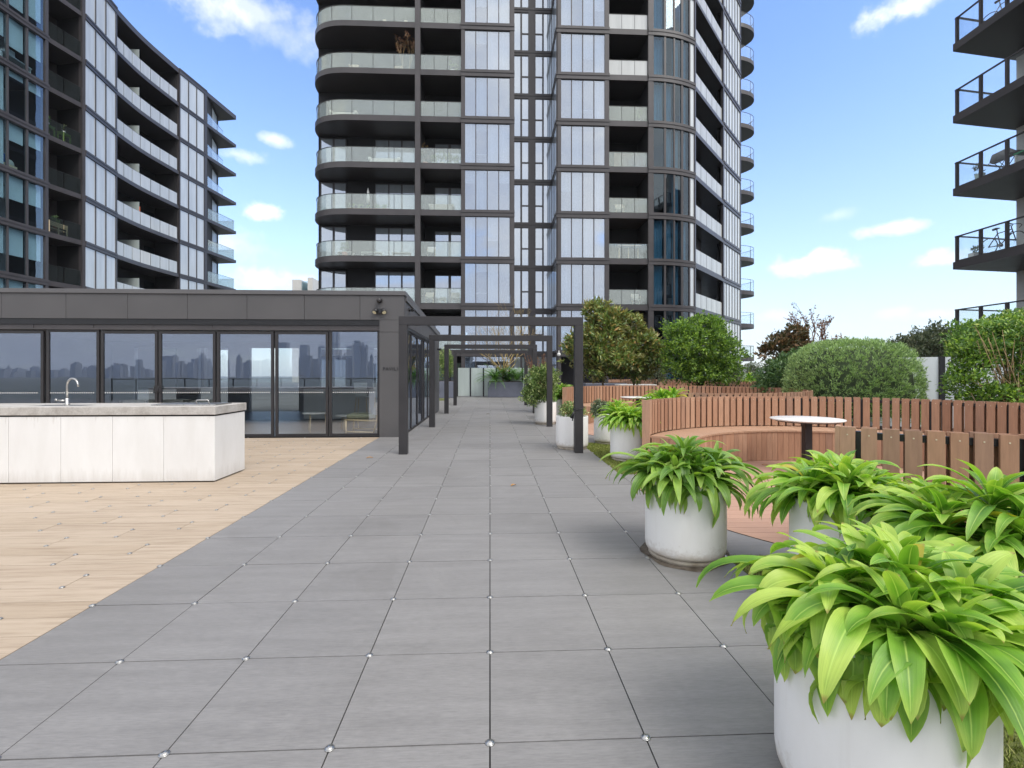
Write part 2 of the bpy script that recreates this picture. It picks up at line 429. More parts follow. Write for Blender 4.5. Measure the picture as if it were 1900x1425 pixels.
pale_pane('white_screen', (.62,.66,.66), (.66,.70,.70), .12, (1,1,1), .2)
# city behind the viewer (mirrored in the pavilion doors)
t = NT('hazy_city')
t.done(t.bsdf(t.ramp(t.rnd(), (0,(.30,.33,.39)), (1,(.44,.47,.53))), .4))  # pale blue grey: distance haze put into the building colour
t = NT('far_ground')
n1 = t.noise(t.pos(), .012, 8, .7); n2 = t.noise(t.pos(), .08, 4, .6)
c = t.ramp(n2, (.35,(.05,.065,.045)), (.55,(.10,.11,.10)), (.7,(.24,.24,.25)))
t.done(t.bsdf(t.mix(1., c, t.ramp(n1, (.3,(.6,.65,.6)), (.7,(1.2,1.2,1.25))), 'MULTIPLY'), .9))

# ------------------------------------------------------------------ camera
cd = bpy.data.cameras.new('camera'); cam = bpy.data.objects.new('camera', cd); COL.objects.link(cam)
cam.location = (0.0, 0.0, 1.408); cam.rotation_euler = (PI/2, 0, -0.04525)
cd.sensor_width = 36; cd.lens = 902.2/1900*36; cd.shift_y = -(712.5-691.5)/1900
cd.clip_start = .05; cd.clip_end = 12000
sc.camera = cam
sc.render.resolution_x = 1024; sc.render.resolution_y = 768

# ------------------------------------------------------------------ sky and sun
SUN_EL, SUN_AZ = R(52), R(138)          # azimuth clockwise from +Y: behind the viewer, to the right
w = bpy.data.worlds.new('World'); sc.world = w; w.use_nodes = True
nt = w.node_tree; nt.nodes.clear()
def wn_(typ, **kw):
    x = nt.nodes.new('ShaderNode'+typ)
    for k, v in kw.items():
        if k in x.inputs: x.inputs[k].default_value = v
        else: setattr(x, k, v)
    return x
def wmath(op, a, b=None, c=None):
    x = wn_('Math'); x.operation = op
    for i, val in enumerate((a, b, c)):
        if val is None: continue
        if hasattr(val, 'links'): nt.links.new(val, x.inputs[i])
        else: x.inputs[i].default_value = val
    return x.outputs[0]
def wramp(f, *st):
    x = wn_('ValToRGB'); e = x.color_ramp.elements
    while len(e) < len(st): e.new(.5)
    for i, (p, c) in enumerate(st): e[i].position = p; e[i].color = (*c, 1)
    nt.links.new(f, x.inputs[0]); return x.outputs[0]
sky = wn_('TexSky'); sky.sky_type = 'NISHITA'; sky.sun_disc = False
sky.sun_elevation = SUN_EL; sky.sun_rotation = SUN_AZ; sky.altitude = 50; sky.air_density = 1.0; sky.dust_density = .6; sky.ozone_density = 2.0
tc = wn_('TexCoord'); dirv = tc.outputs['Generated']
sep = wn_('SeparateXYZ'); nt.links.new(dirv, sep.inputs[0])
dz = sep.outputs[2]; dy = sep.outputs[1]
hs = wn_('HueSaturation'); hs.inputs['Saturation'].default_value = 1.14; hs.inputs['Value'].default_value = 1.85; hs.inputs['Hue'].default_value = .508
nt.links.new(sky.outputs[0], hs.inputs['Color'])
# cloud deck: direction projected to a flat layer overhead
den = wmath('ADD', wmath('MAXIMUM', dz, 0.0), .16)
comb = wn_('CombineXYZ')
nt.links.new(wmath('DIVIDE', sep.outputs[0], den), comb.inputs[0]); nt.links.new(wmath('DIVIDE', dy, den), comb.inputs[1])
cn = wn_('TexNoise'); cn.inputs['Scale'].default_value = 1.15; cn.inputs['Detail'].default_value = 7; cn.inputs['Roughness'].default_value = .56; cn.inputs['Distortion'].default_value = .3
mp = wn_('Mapping'); mp.inputs['Location'].default_value = (3.4, 1.7, 0); nt.links.new(comb.outputs[0], mp.inputs[0]); nt.links.new(mp.outputs[0], cn.inputs['Vector'])
# unseen cloud behind and overhead added to whiten the light, open blue in front
cov = wmath('ADD', wmath('MINIMUM', wmath('MULTIPLY', wmath('SUBTRACT', .52, dy), .60), .30), wmath('MULTIPLY', wmath('MAXIMUM', wmath('SUBTRACT', dz, .62), 0.0), 2.2))
cl = wramp(wmath('ADD', cn.outputs['Fac'], cov), (.60,(0,0,0)), (.74,(1,1,1)))
# single cumulus puffs standing in front, each round a direction
fine = wn_('TexNoise'); fine.inputs['Scale'].default_value = 19; fine.inputs['Detail'].default_value = 6; fine.inputs['Roughness'].default_value = .6
nt.links.new(dirv, fine.inputs['Vector'])
puffs = None
def ray(px, py):
    X, Z = (px-950)/902.2, (691.5-py)/902.2
    c_, s_ = math.cos(.04525), math.sin(.04525)
    return Vector((X*c_+s_, -X*s_+c_, Z)).normalized()
PUFFS = [(1495,490,.085,.020,1.), (1530,478,.040,.018,1.), (1730,484,.045,.014,.8), (1738,472,.018,.012,.8), (1645,426,.05,.013,.7), (480,392,.035,.018,.9), (508,258,.03,.012,.4),
         (440,286,.05,.014,.4), (500,522,.09,.022,.7), (1680,14,.06,.022,.7), (395,10,.08,.034,.42), (520,60,.09,.03,.22), (1665,580,.03,.010,.5), (1740,583,.04,.010,.6), (1440,585,.04,.014,.5), (430,450,.07,.03,.3), (1550,400,.03,.013,.2), (470,18,.09,.026,.3)]
for px, py, wx, wz, amt in PUFFS:
    dv = ray(px, py); rt = Vector((dv.y, -dv.x, 0)).normalized(); up = rt.cross(dv)
    s1 = wn_('VectorMath', operation='SUBTRACT'); nt.links.new(dirv, s1.inputs[0]); s1.inputs[1].default_value = dv
    d1 = wn_('VectorMath', operation='DOT_PRODUCT'); nt.links.new(s1.outputs[0], d1.inputs[0]); d1.inputs[1].default_value = rt/wx
    d2 = wn_('VectorMath', operation='DOT_PRODUCT'); nt.links.new(s1.outputs[0], d2.inputs[0]); d2.inputs[1].default_value = up/wz
    q = wmath('SQRT', wmath('ADD', wmath('POWER', wmath('ABSOLUTE', d1.outputs['Value']), 2.), wmath('POWER', wmath('ABSOLUTE', d2.outputs['Value']), 2.)))
    q = wmath('ADD', q, wmath('MULTIPLY', wmath('SUBTRACT', fine.outputs['Fac'], .5), 2.7))
    a = wmath('MULTIPLY', wmath('SUBTRACT', 1.0, wmath('SMOOTH_MIN', wmath('MAXIMUM', q, 0.0), 1.0, .2)), amt)
    a = wmath('MAXIMUM', a, 0.0)
    puffs = a if puffs is None else wmath('MAXIMUM', puffs, a)
call = wmath('MINIMUM', wmath('ADD', cl, wmath('MULTIPLY', puffs, 1.6)), 1.0)
SKY_S = .12
mx = wn_('Mix'); mx.data_type = 'RGBA'; nt.links.new(call, mx.inputs[0]); nt.links.new(hs.outputs[0], mx.inputs[6])
CLOUD = (7.2, 7.05, 6.95)
cn2 = wn_('TexNoise'); cn2.inputs['Scale'].default_value = 2.6; cn2.inputs['Detail'].default_value = 6; cn2.inputs['Roughness'].default_value = .6; cn2.inputs['Distortion'].default_value = .4
mp2 = wn_('Mapping'); mp2.inputs['Scale'].default_value = (1,1,2.2); nt.links.new(dirv, mp2.inputs[0]); nt.links.new(mp2.outputs[0], cn2.inputs['Vector'])
ccol = wn_('ValToRGB'); ccol.color_ramp.elements[0].position = .36; ccol.color_ramp.elements[1].position = .60
ccol.color_ramp.elements[0].color = (.66,.71,.83,1); ccol.color_ramp.elements[1].color = (1,.985,.965,1); nt.links.new(cn2.outputs['Fac'], ccol.inputs[0])
front = wmath('MULTIPLY', wmath('MAXIMUM', wmath('SUBTRACT', dy, .45), 0.0), 4.0)      # the few puffs ahead stay white
cm = wn_('Mix'); cm.data_type = 'RGBA'; nt.links.new(wmath('MINIMUM', front, 1.0), cm.inputs[0]); nt.links.new(ccol.outputs[0], cm.inputs[6]); cm.inputs[7].default_value = (1,1,1,1)
cs = wn_('VectorMath', operation='SCALE'); cs.inputs['Scale'].default_value = CLOUD[0]*1.12; nt.links.new(cm.outputs[2], cs.inputs[0])
nt.links.new(cs.outputs[0], mx.inputs[7])
# pale air low over the horizon
hz = wramp(wmath('MAXIMUM', dz, 0.0), (0.0,(1,1,1)), (.56,(0,0,0)))
mh = wn_('Mix'); mh.data_type = 'RGBA'; nt.links.new(wmath('MULTIPLY', wmath('POWER', hz, 1.7), .60), mh.inputs[0]); nt.links.new(mx.outputs[2], mh.inputs[6]); mh.inputs[7].default_value = (4.35,5.0,6.25,1)
bg = wn_('Background'); bg.inputs['Strength'].default_value = SKY_S; nt.links.new(mh.outputs[2], bg.inputs['Color'])
wo = wn_('OutputWorld'); nt.links.new(bg.outputs[0], wo.inputs['Surface'])

sl = bpy.data.lights.new('sun', 'SUN'); so = bpy.data.objects.new('sun', sl); COL.objects.link(so)
sl.energy = 1.9; sl.angle = R(36); sl.color = (1, .96, .90)
sd = Vector((math.sin(SUN_AZ)*math.cos(SUN_EL), math.cos(SUN_AZ)*math.cos(SUN_EL), math.sin(SUN_EL)))
so.rotation_euler = sd.to_track_quat('Z', 'Y').to_euler(); so.location = (0, -10, 40)
sc.view_settings.view_transform = 'Standard'; sc.view_settings.look = 'None'; sc.view_settings.exposure = .68; sc.view_settings.gamma = 1
sc.cycles.max_bounces = 8; sc.cycles.transparent_max_bounces = 16; sc.cycles.diffuse_bounces = 4; sc.cycles.glossy_bounces = 4
sc.cycles.use_denoising = True

# ================================================================== GROUND
g = MB(); g.box(-3500,-3500,-26,3500,3500,-25)
tag(g.build('ground', 'far_ground'), kind='structure')
g = MB(); g.prism([(-40,-5.6),(13.4,-5.6),(13.4,14),(17,34),(22,75),(-40,75)], -25, -.045)
tag(g.build('podium', 'podium_concrete'), kind='structure')

ROW0 = 1.85; P = .6; GAP = .0028
rng = random.Random(3)
def paver_field(mb, x0, x1, y0, y1):
    i0, i1 = round(x0/P), round(x1/P); j0, j1 = round((y0-ROW0)/P), round((y1-ROW0)/P)
    for i in range(i0, i1):
        for j in range(j0, j1):
            dz = rng.uniform(-.0007, .0007)
            mb.box(i*P+GAP, ROW0+j*P+GAP, -.03, (i+1)*P-GAP, ROW0+(j+1)*P-GAP, dz)
b = MB()
paver_field(b, -2.4, 1.8, -2.95, 31.85)
paver_field(b, -7.2, -2.4, 18.65, 31.85)
paver_field(b, 1.8, 3.0, 3.65, 6.65)
paver_field(b, 1.8, 3.0, 9.65, 12.65)
paver_field(b, 1.8, 8.4, 27.05, 31.85)
paving = tag(b.build('paving', 'grey_paver', org=(0,0,0)), kind='structure')
g = MB(); g.box(-7.3,-3,-.042,8.6,31.86,-.031); g.box(-14.5,-3,-.042,-7.3,10.7,-.031)
tag(g.build('paving_base', 'joint_dark'), kind='structure')

# oak-look boards of the terrace, 1.2 m x 0.2 m, joints stepping by a third
b = MB(); BY0 = 3.31
stud_pts = []
for r in range(-25, 38):
    y0 = BY0 + r*.2; y1 = y0+.2
    if y1 > 10.72: continue
    off = -2.80 - (r % 3)*.4*1.0
    off = [-2.80, -3.60, -3.20][r % 3]
    for k in range(-10, 3):
        x0 = off + k*1.2; x1 = x0+1.2
        if x0 >= -2.42: continue
        xx1 = min(x1, -2.402)
        if x0 < -14.2: continue
        b.box(x0+.0022, y0+.0015, -.03, xx1-.0022, y1-.0015, rng.uniform(-.0008,.0008))
        if x0 < -2.5:
            stud_pts.append((x0, y0+.004)); stud_pts.append((x0, y1-.004))
terrace = tag(b.build('timber_terrace', 'oak_board', org=(0,0,0)), kind='structure')

# stainless studs at the joints
def stud_mesh(mb, x, y, r, n=14):
    mb.lathe(x, y, [(r*1.25,.0),(r*1.25,.0022),(r*1.05,.003),(r,.0026),(r*.9,.006),(r*.45,.0085),(0.0,.009)], n)
sm = MB(); stud_mesh(sm, 0, 0, .0150)
proto = sm.build('paving_stud', 'steel', paving)
pts = [(i*P, ROW0+j*P) for i in range(-4, 4) for j in range(-1, 45)]
pts = [p for p in pts if p[1] > 1.2 and math.hypot(p[0], p[1]) > 0 and abs(p[0]) < p[1]*1.1+.3]
pts.sort(key=lambda p: math.hypot(*p))
for k, p in enumerate(pts[:100]):
    o = proto if k == 0 else proto.copy()
    if k: COL.objects.link(o); o.parent = paving
    o.location = (p[0], p[1], .0008); o.rotation_euler = (0,0,k*1.7)
far = MB()
for p in pts[100:]: stud_mesh(far, p[0], p[1], .0150, 8)
tag(far.build('far_paving_stud', 'steel', paving), kind='stuff')
vis = [p for p in set((round(x,3), round(y,3)) for x, y in stud_pts) if p[1] > 2.2 and p[0] > -1.02*p[1]-.2]
vis.sort(key=lambda p: math.hypot(*p))
sm = MB(); stud_mesh(sm, 0, 0, .0135)
proto = sm.build('terrace_stud', 'steel', terrace)
for k, p in enumerate(vis[:100]):
    o = proto if k == 0 else proto.copy()
    if k: COL.objects.link(o); o.parent = terrace
    o.location = (p[0], p[1], .0009)
far = MB()
for p in vis[100:]: stud_mesh(far, p[0], p[1], .0135, 8)
tag(far.build('far_terrace_stud', 'steel', terrace), kind='stuff')

# garden soil, synthetic lawn
g = MB(); g.prism([(3.0,-3),(13.3,-3),(13.3,14),(16,30),(8.6,31.8),(8.6,27),(1.83,27),(1.83,12.65),(3.0,12.65)], -.044, -.012)
tag(g.build('garden_bed', 'soil'), kind='structure')
g = MB(); g.box(1.803,-2.9,-.04,4.2,3.645,-.004); g.box(1.803,6.655,-.04,3.6,9.645,-.004); g.box(-4.6,24.6,-.03,-2.2,26.9,.004)
tag(g.build('lawn_mat', 'lawn_base'), kind='structure')
g = MB()
def turf(x0, x1, y0, y1, n, h):
    for _ in range(n):
        x, y = rng.uniform(x0, x1), rng.uniform(y0, y1); a = rng.uniform(0, 2*PI); l = h*rng.uniform(.6,1.3); t_ = rng.uniform(.1,1.0)
        dx, dy = math.cos(a), math.sin(a); wv = .0022*(1 + y*.12)
        px, py = -dy*wv, dx*wv; b_ = rng.uniform(0, 2*PI); tx, ty = math.cos(b_)*l*t_, math.sin(b_)*l*t_
        g.add([(x-px,y-py,-.004),(x+px,y+py,-.004),(x+tx,y+ty,l)], [(0,1,2)])
turf(1.81, 2.9, .9, 3.64, 26000, .019); turf(1.81, 2.8, 6.66, 9.64, 16000, .022)
tag(g.build('lawn', 'lawn'), kind='stuff')

g = MB(); g.box(-3600,-3600,-27,3600,3600,240)
hm = bpy.data.materials.new('air'); hm.use_nodes = True; hm.node_tree.nodes.clear(); M['air'] = hm
hv = hm.node_tree.nodes.new('ShaderNodeVolumePrincipled'); hv.inputs['Color'].default_value = (.86,.90,.97,1); hv.inputs['Density'].default_value = .00016; hv.inputs['Anisotropy'].default_value = 0
ho = hm.node_tree.nodes.new('ShaderNodeOutputMaterial'); hm.node_tree.links.new(hv.outputs[0], ho.inputs['Volume'])
tag(g.build('haze', 'air'), kind='stuff')

# ================================================================== PERGOLA FRAMES
def portal(y):
    t = thing('pergola_frame', None, 'pergola', (.03, y, 0), 'dark portal frames over the walkway')
    for x0, x1 in ((-1.57,-1.425), (1.485,1.63)):
        b = MB(); b.box(x0, y, 0, x1, y+.15, 2.23); b.build('post', 'charcoal_metal', t, bevel=.004)
    b = MB(); b.box(-1.57, y, 2.232, 1.63, y+.15, 2.38); b.build('beam', 'charcoal_metal', t, bevel=.004)
    return t
p0 = portal(8.44)
labs = ['nearest black portal frame over the grey walkway, its post tied to a white pot',
        'second black portal frame, beside the glazed side of the pavilion',
        'third black portal frame, just past the far corner of the pavilion',
        'farthest and smallest black portal frame, in front of the frosted screens']
for k, lb in enumerate(labs):
    o = p0 if k == 0 else copy_tree(p0)
    o.location = (.03, 8.44+4.17*k, 0); o['label'] = lb

# strap tied round the nearest right-hand post
b = MB()
loop = [(1.47,8.425,.755),(1.56,8.418,.765),(1.645,8.425,.80),(1.647,8.52,.82),(1.64,8.60,.80),(1.55,8.607,.775),(1.472,8.60,.76),(1.468,8.5,.755),(1.47,8.425,.755)]
b.tube(loop, .007, 6)
b.tube([(1.475,8.42,.755),(1.44,8.40,.69),(1.405,8.39,.62)], [.008,.016,.022], 6); b.tube([(1.475,8.42,.755),(1.45,8.41,.66),(1.43,8.40,.57)], [.006,.012,.010], 6)
tag(b.build('tie_strap', 'black_paint', org=(1.55,8.42,.75)), 'black strap knotted round the nearest portal post with loose hanging ends', 'strap')

# ================================================================== PAVILION
YF, XC = 10.73, -1.875
pav = thing('pavilion', 'low charcoal pavilion with sliding glass doors beside the walkway', 'pavilion', (-6,YF,0))
XL = -13.5
b = MB()   # roof slab, falling towards the back
b.add([(XL,YF+.02,2.95),(XC-.02,YF+.02,2.95),(XC-.02,18.1,2.68),(XL,18.1,2.68),(XL,YF+.02,3.12),(XC-.02,YF+.02,3.12),(XC-.02,18.1,2.84),(XL,18.1,2.84)],
      [(0,3,2,1),(4,5,6,7),(0,1,5,4),(1,2,6,5),(2,3,7,6),(3,0,4,7)])
b.build('roof', 'fascia_panel', pav)
b = MB(); b.box(XL,YF-.03,3.098,XC+.03,YF+.16,3.19)
b.add([(XC-.14,YF+.16,3.0),(XC+.03,YF+.16,3.0),(XC+.03,18.15,2.72),(XC-.14,18.15,2.72),(XC-.14,YF+.16,3.19),(XC+.03,YF+.16,3.19),(XC+.03,18.15,2.88),(XC-.14,18.15,2.88)],
      [(0,3,2,1),(4,5,6,7),(0,1,5,4),(1,2,6,5),(2,3,7,6),(3,0,4,7)])
b.build('coping', 'coping_metal', pav, bevel=.004)
b = MB()
jx = [-13.2,-12.0,-10.97, -10.29+.0, -8.985, -7.72, -6.48, -5.235, -4.02, -2.83, XC]
for a, c in zip(jx[:-1], jx[1:]): b.box(a+.004,YF,2.562,c-.004,YF+.05,3.094)
b.build('fascia', 'fascia_panel', pav, bevel=.002)
b = MB(); b.box(XL,YF+.02,2.44,XC-.02,YF+.08,3.05); b.build('fascia_backing', 'black_paint', pav)
b = MB()
yy = [YF+.052, 12.3, 13.7, 15.1, 16.5, 18.1]
for a, c in zip(yy[:-1], yy[1:]):
    za, zc = 3.10-(a-YF)*.042, 3.10-(c-YF)*.042
    b.add([(XC-.05,a+.004,2.45),(XC,a+.004,2.45),(XC,c-.004,2.45),(XC-.05,c-.004,2.45),(XC-.05,a+.004,za),(XC,a+.004,za),(XC,c-.004,zc),(XC-.05,c-.004,zc)],
          [(0,3,2,1),(4,5,6,7),(0,1,5,4),(1,2,6,5),(2,3,7,6),(3,0,4,7)])
b.build('side_fascia', 'fascia_panel', pav)
b = MB(); b.box(-2.41,YF,0,XC,YF+.05,2.292); b.box(-2.41,YF,2.300,XC,YF+.05,2.558); b.box(XC-.05,YF+.05,0,XC,11.02,2.446); b.box(-2.41,YF+.05,0,-2.36,11.0,2.44)
b.build('corner_pillar', 'fascia_panel', pav)
b = MB(); b.box(XC-.35,16.55,0,XC,18.1,2.446); b.build('side_wall', 'fascia_panel', pav)
b = MB(); b.box(XL,17.9,2.3,XC-.36,18.08,2.66)
for xx in (-13.4,-11.2,-9.4,-6.9,-5.0,-3.0): b.box(xx,17.9,0,xx+.75,18.08,2.3)
b.box(XL,YF+.1,0,XL+.1,17.9,2.9); b.build('rear_wall', 'room_wall', pav)
b = MB(); b.box(XL+.1,YF+.25,.004,XC-.06,17.9,.012); b.build('floor', 'room_floor', pav)
b = MB(); b.box(XL+.1,YF+.12,2.50,XC-.06,17.9,2.54); b.build('ceiling', 'room_wall', pav)
# glazing: head rail, stiles, panes
b = MB(); b.box(XL,YF+.045,2.36,-2.412,YF+.12,2.438); b.box(XL,YF+.03,2.33,-2.412,YF+.14,2.36)
for x in (-12.2,-10.95,-9.69,-8.46,-7.23,-5.99,-4.77,-3.53): b.box(x-.006,YF+.035,2.36,x+.006,YF+.05,2.44)
b.build('head_rail', 'tower_metal', pav)
b = MB(); b.box(XL,YF+.02,0,-2.412,YF+.16,.028); b.build('floor_track', 'black_paint', pav)
def glazed(x0, x1, top, name, dots=True, sl=.055, y=YF+.06):
    f = MB(); f.box(x0,y,.028,x0+sl,y+.05,top); f.box(x1-sl,y,.028,x1,y+.05,top); f.box(x0+sl,y,top-.055,x1-sl,y+.05,top); f.box(x0+sl,y,.028,x1-sl,y+.05,.075)
    fo = f.build(name, 'charcoal_metal', pav)
    p = MB(); p.box(x0+sl,y+.02,.075,x1-sl,y+.028,top-.055); p.build('pane', 'pavilion_glass', fo)
    if dots:
        d = MB(); n = int((x1-x0-2*sl-.03)/.046)
        for i in range(n):
            xx = x0+sl+.03+i*.046; d.box(xx-.008,y+.013,.967,xx+.008,y+.017,.990)
        d.build('safety_dots', 'white_plastic', fo)
    return fo
xs = [(-12.0,-10.75),(-10.74,-9.50),(-9.44,-8.355),(-8.32,-7.145),(-7.12,-5.93),(-5.90,-4.70),(-4.665,-3.53)]
for k, (a, c) in enumerate(xs):
    fo = glazed(a, c, 2.30 if k != 2 else 2.33, 'sliding_door')
    if k in (3, 4):
        h = MB(); xx = c-.03 if k == 3 else a+.03
        h.tube([(xx,YF+.05,1.12),(xx,YF+.0,1.12),(xx,YF+.0,.98),(xx,YF+.05,.98)], .009, 6); h.build('handle', 'black_paint', fo)
glazed(-3.51, -2.415, 2.358, 'fixed_window')
b = MB(); b.box(XL+.2,17.97,.02,XC-.4,17.98,2.3); b.build('rear_glazing', 'clear_balcony_glass', pav)
# side glazing
ys = [11.03, 12.0, 13.0, 13.95, 14.3, 15.2, 16.54]
for a, c in zip(ys[:-1], ys[1:]):
    f = MB(); x = XC-.09
    f.box(x,a,.03,x+.05,a+.045,2.38); f.box(x,c-.045,.03,x+.05,c,2.38); f.box(x,a,2.33,x+.05,c,2.38); f.box(x,a,0,x+.05,c,.05)
    fo = f.build('side_window', 'charcoal_metal', pav)
    p = MB(); p.box(x+.02,a+.045,.05,x+.028,c-.045,2.33); p.build('pane', 'pavilion_glass', fo)
b = MB(); b.box(XC-.1,11.02,2.38,XC-.012,16.55,2.446); b.build('side_head', 'black_paint', pav)
# sign lettering on the pillar
cu = bpy.data.curves.new('lettering', 'FONT'); cu.body = 'PAVILION'; cu.size = .098; cu.extrude = .004; cu.space_character = 1.22; cu.align_x = 'LEFT'
tmp = bpy.data.objects.new('lettering_curve', cu); cu.materials.append(M['black_paint'])
lo = bpy.data.objects.new('lettering', bpy.data.meshes.new_from_object(tmp)); bpy.data.objects.remove(tmp); COL.objects.link(lo); lo.parent = pav
lo.location = (-2.335+6, -.006, 1.46); lo.rotation_euler = (PI/2,0,0)
# lamps and cameras on the wall
def lamp_twin():
    t = thing('wall_spotlight', 'twin headed black spotlight on the pavilion corner under the dome camera', 'spotlight', (-2.47,YF,2.72))
    b = MB(); b.box(-2.44,YF-.05,2.70,-2.34,YF-.001,2.80); b.build('mount', 'black_paint', t)
    for s, x in ((-1,-2.47),(1,-2.31)):
        h = MB(); c0 = Vector((x,YF-.06,2.76)); d = Vector((s*.35,-.62,-.72)).normalized()
        h.tube([c0-d*.045, c0-d*.01, c0+d*.07], [.02,.048,.052], 14); ho = h.build('lamp_head', 'black_paint', t)
        l = MB(); l.tube([c0+d*.0701, c0+d*.074], [.044,.044], 14); l.build('lens', 'yellow_lens', ho)
    return t
lamp_twin()
t = thing('dome_camera', 'black dome camera fixed high on the pavilion fascia above the twin spotlight', 'camera', (-2.40,YF,2.98))
b = MB(); b.tube([(-2.40,YF-.001,2.985),(-2.40,YF-.05,2.985)], .055, 16); b.build('base', 'black_paint', t)
b = MB(); b.ball((-2.40,YF-.075,2.975), .06, 16); b.build('dome', 'charcoal_metal', t)
def bullet(x, y, z, lb):
    t = thing('bullet_camera', lb, 'camera', (x,y,z))
    b = MB(); b.tube([(x+.001,y,z),(x+.04,y,z)], .04, 12); b.tube([(x+.04,y,z),(x+.09,y-.02,z-.0)], .018, 8); b.build('mount', 'black_paint', t)
    b = MB(); b.tube([(x+.09,y+.07,z+.005),(x+.09,y-.10,z-.02)], .035, 12); b.build('camera_body', 'black_paint', t)
bullet(XC, 11.35, 2.86, 'black bullet camera on the near end of the pavilion side fascia')
bullet(XC, 17.5, 2.25, 'black bullet camera at the far end of the pavilion side wall')

# furniture seen through the glass
def lounge_chair():
    t = thing('lounge_chair', 'timber framed lounge chair with olive cushion behind the pavilion glass', 'chair', (-2.75,11.30,0))
    x0, x1 = -3.22, -2.50
    f = MB()
    for y in (11.02, 11.64):
        f.tube([(x0,y,0),(x0+.01,y,.36)], .02, 8); f.tube([(x1-.12,y,0),(x1+.08,y,.80)], .02, 8); f.tube([(x0,y,.35),(x1-.02,y,.33)], .02, 8); f.tube([(x0,y,.09),(x1-.12,y,.07)], .016, 8)
    for x, z in ((x0,.35),(x1,.33),(x1+.07,.76)): f.tube([(x,11.02,z),(x,11.64,z)], .018, 8)
    f.build('frame', 'light_wood', t)
    c = MB(); c.box(x0+.0,11.05,.372,x1-.05,11.61,.47); c.build('seat_cushion', 'olive_fabric', t, bevel=.03)
    c = MB(); c.add([(x1-.16,11.05,.47),(x1-.04,11.05,.44),(x1-.04,11.61,.44),(x1-.16,11.61,.47),(x1-.02,11.05,.84),(x1+.09,11.05,.82),(x1+.09,11.61,.82),(x1-.02,11.61,.84)],
          [(0,3,2,1),(4,5,6,7),(0,1,5,4),(1,2,6,5),(2,3,7,6),(3,0,4,7)]); c.build('back_cushion', 'grey_fabric', t, bevel=.03)
lounge_chair()
def coffee_table(x, y, h, lb):
    t = thing('coffee_table', lb, 'table', (x,y,0), 'coffee tables inside the pavilion')
    b = MB(); b.lathe(x,y,[(.0,h-.025),(.28,h-.025),(.29,h-.012),(.28,h),(0,h)],24); b.build('tabletop', 'table_stone', t)
    for k in range(3):
        a = k*2.1+.4; l = MB(); l.tube([(x+.22*math.cos(a),y+.22*math.sin(a),h-.025),(x+.25*math.cos(a),y+.25*math.sin(a),0)], .01, 6); l.build('leg', 'light_wood', t)
coffee_table(-4.15,11.75,.46,'taller round side table inside the pavilion, behind the second door from the corner')
coffee_table(-3.45,12.0,.38,'lower round side table beside the lounge chair inside the pavilion')
def tub_chair(x, y, lb):
    t = thing('tub_chair', lb, 'chair', (x,y,0), 'tub chairs inside the pavilion')
    b = MB(); pr = []
    n = 20
    vs = []; 
    for i in range(n+1):
        a = R(-20)+R(220)*i/n
        for r_, z in ((.34,.18),(.36,.74),(.29,.74),(.27,.42)): vs.append((x+r_*math.cos(a), y+r_*math.sin(a), z))
    fs = [(4*i+k,4*i+4+k,4*i+4+(k+1)%4,4*i+(k+1)%4) for i in range(n) for k in range(4)]
    b.add(vs, fs, True); b.build('shell', 'linen', t)
    b = MB(); b.lathe(x,y,[(.0,.2),(.29,.2),(.29,.38),(.26,.43),(0,.44)],24); b.build('seat', 'grey_fabric', t)
    for sx in (-1,1):
        for sy in (-1,1):
            l = MB(); l.tube([(x+sx*.18,y+sy*.18,.2),(x+sx*.22,y+sy*.22,0)], .014, 6); l.build('leg', 'light_wood', t)
tub_chair(-8.55,12.2,'pale tub chair inside the pavilion, leftmost of the three seen above the bench'); tub_chair(-7.75,12.3,'pale tub chair inside the pavilion, seen just right of the tap'); tub_chair(-6.95,12.15,'pale tub chair inside the pavilion, rightmost of three by the door handles')
t = thing('kitchen_island', 'long dark island with a pale front inside the pavilion', 'kitchen island', (-4.4,15.2,0))
b = MB(); b.box(-5.6,14.9,.02,-2.9,15.6,.92); b.build('cabinet', 'white_panel', t)
b = MB(); b.box(-5.65,14.85,.921,-2.85,15.65,.96); b.build('countertop', 'black_paint', t, bevel=.004)
for k, x in enumerate((-3.75,-3.2)):
    t = thing('bar_stool', ['white bar stool inside the pavilion, left of the pair at the island','white bar stool inside the pavilion, right of the pair at the island'][k], 'stool', (x,14.5,0), 'bar stools at the island')
    b = MB(); b.add([(x-.19,14.33,.72),(x+.19,14.33,.72),(x+.19,14.70,.70),(x-.19,14.70,.70),(x-.19,14.33,.69),(x+.19,14.33,.69),(x+.19,14.70,.67),(x-.19,14.70,.67)],[(0,1,2,3),(7,6,5,4),(0,4,5,1),(1,5,6,2),(2,6,7,3),(3,7,4,0)])
    b.add([(x-.16,14.32,.72),(x+.16,14.32,.72),(x+.2,14.27,1.12),(x-.2,14.27,1.12),(x-.16,14.30,.72),(x+.16,14.30,.72),(x+.2,14.25,1.12),(x-.2,14.25,1.12)],[(0,3,2,1),(4,5,6,7),(0,1,5,4),(1,2,6,5),(2,3,7,6),(3,0,4,7)])
    b.build('seat', 'white_plastic', t, bevel=.01)
    for sx in (-1,1):
        for sy in (-1,1):
            l = MB(); l.tube([(x+sx*.14,14.5+sy*.14,.69),(x+sx*.2,14.5+sy*.2,0)], .012, 6); l.build('leg', 'light_wood', t)

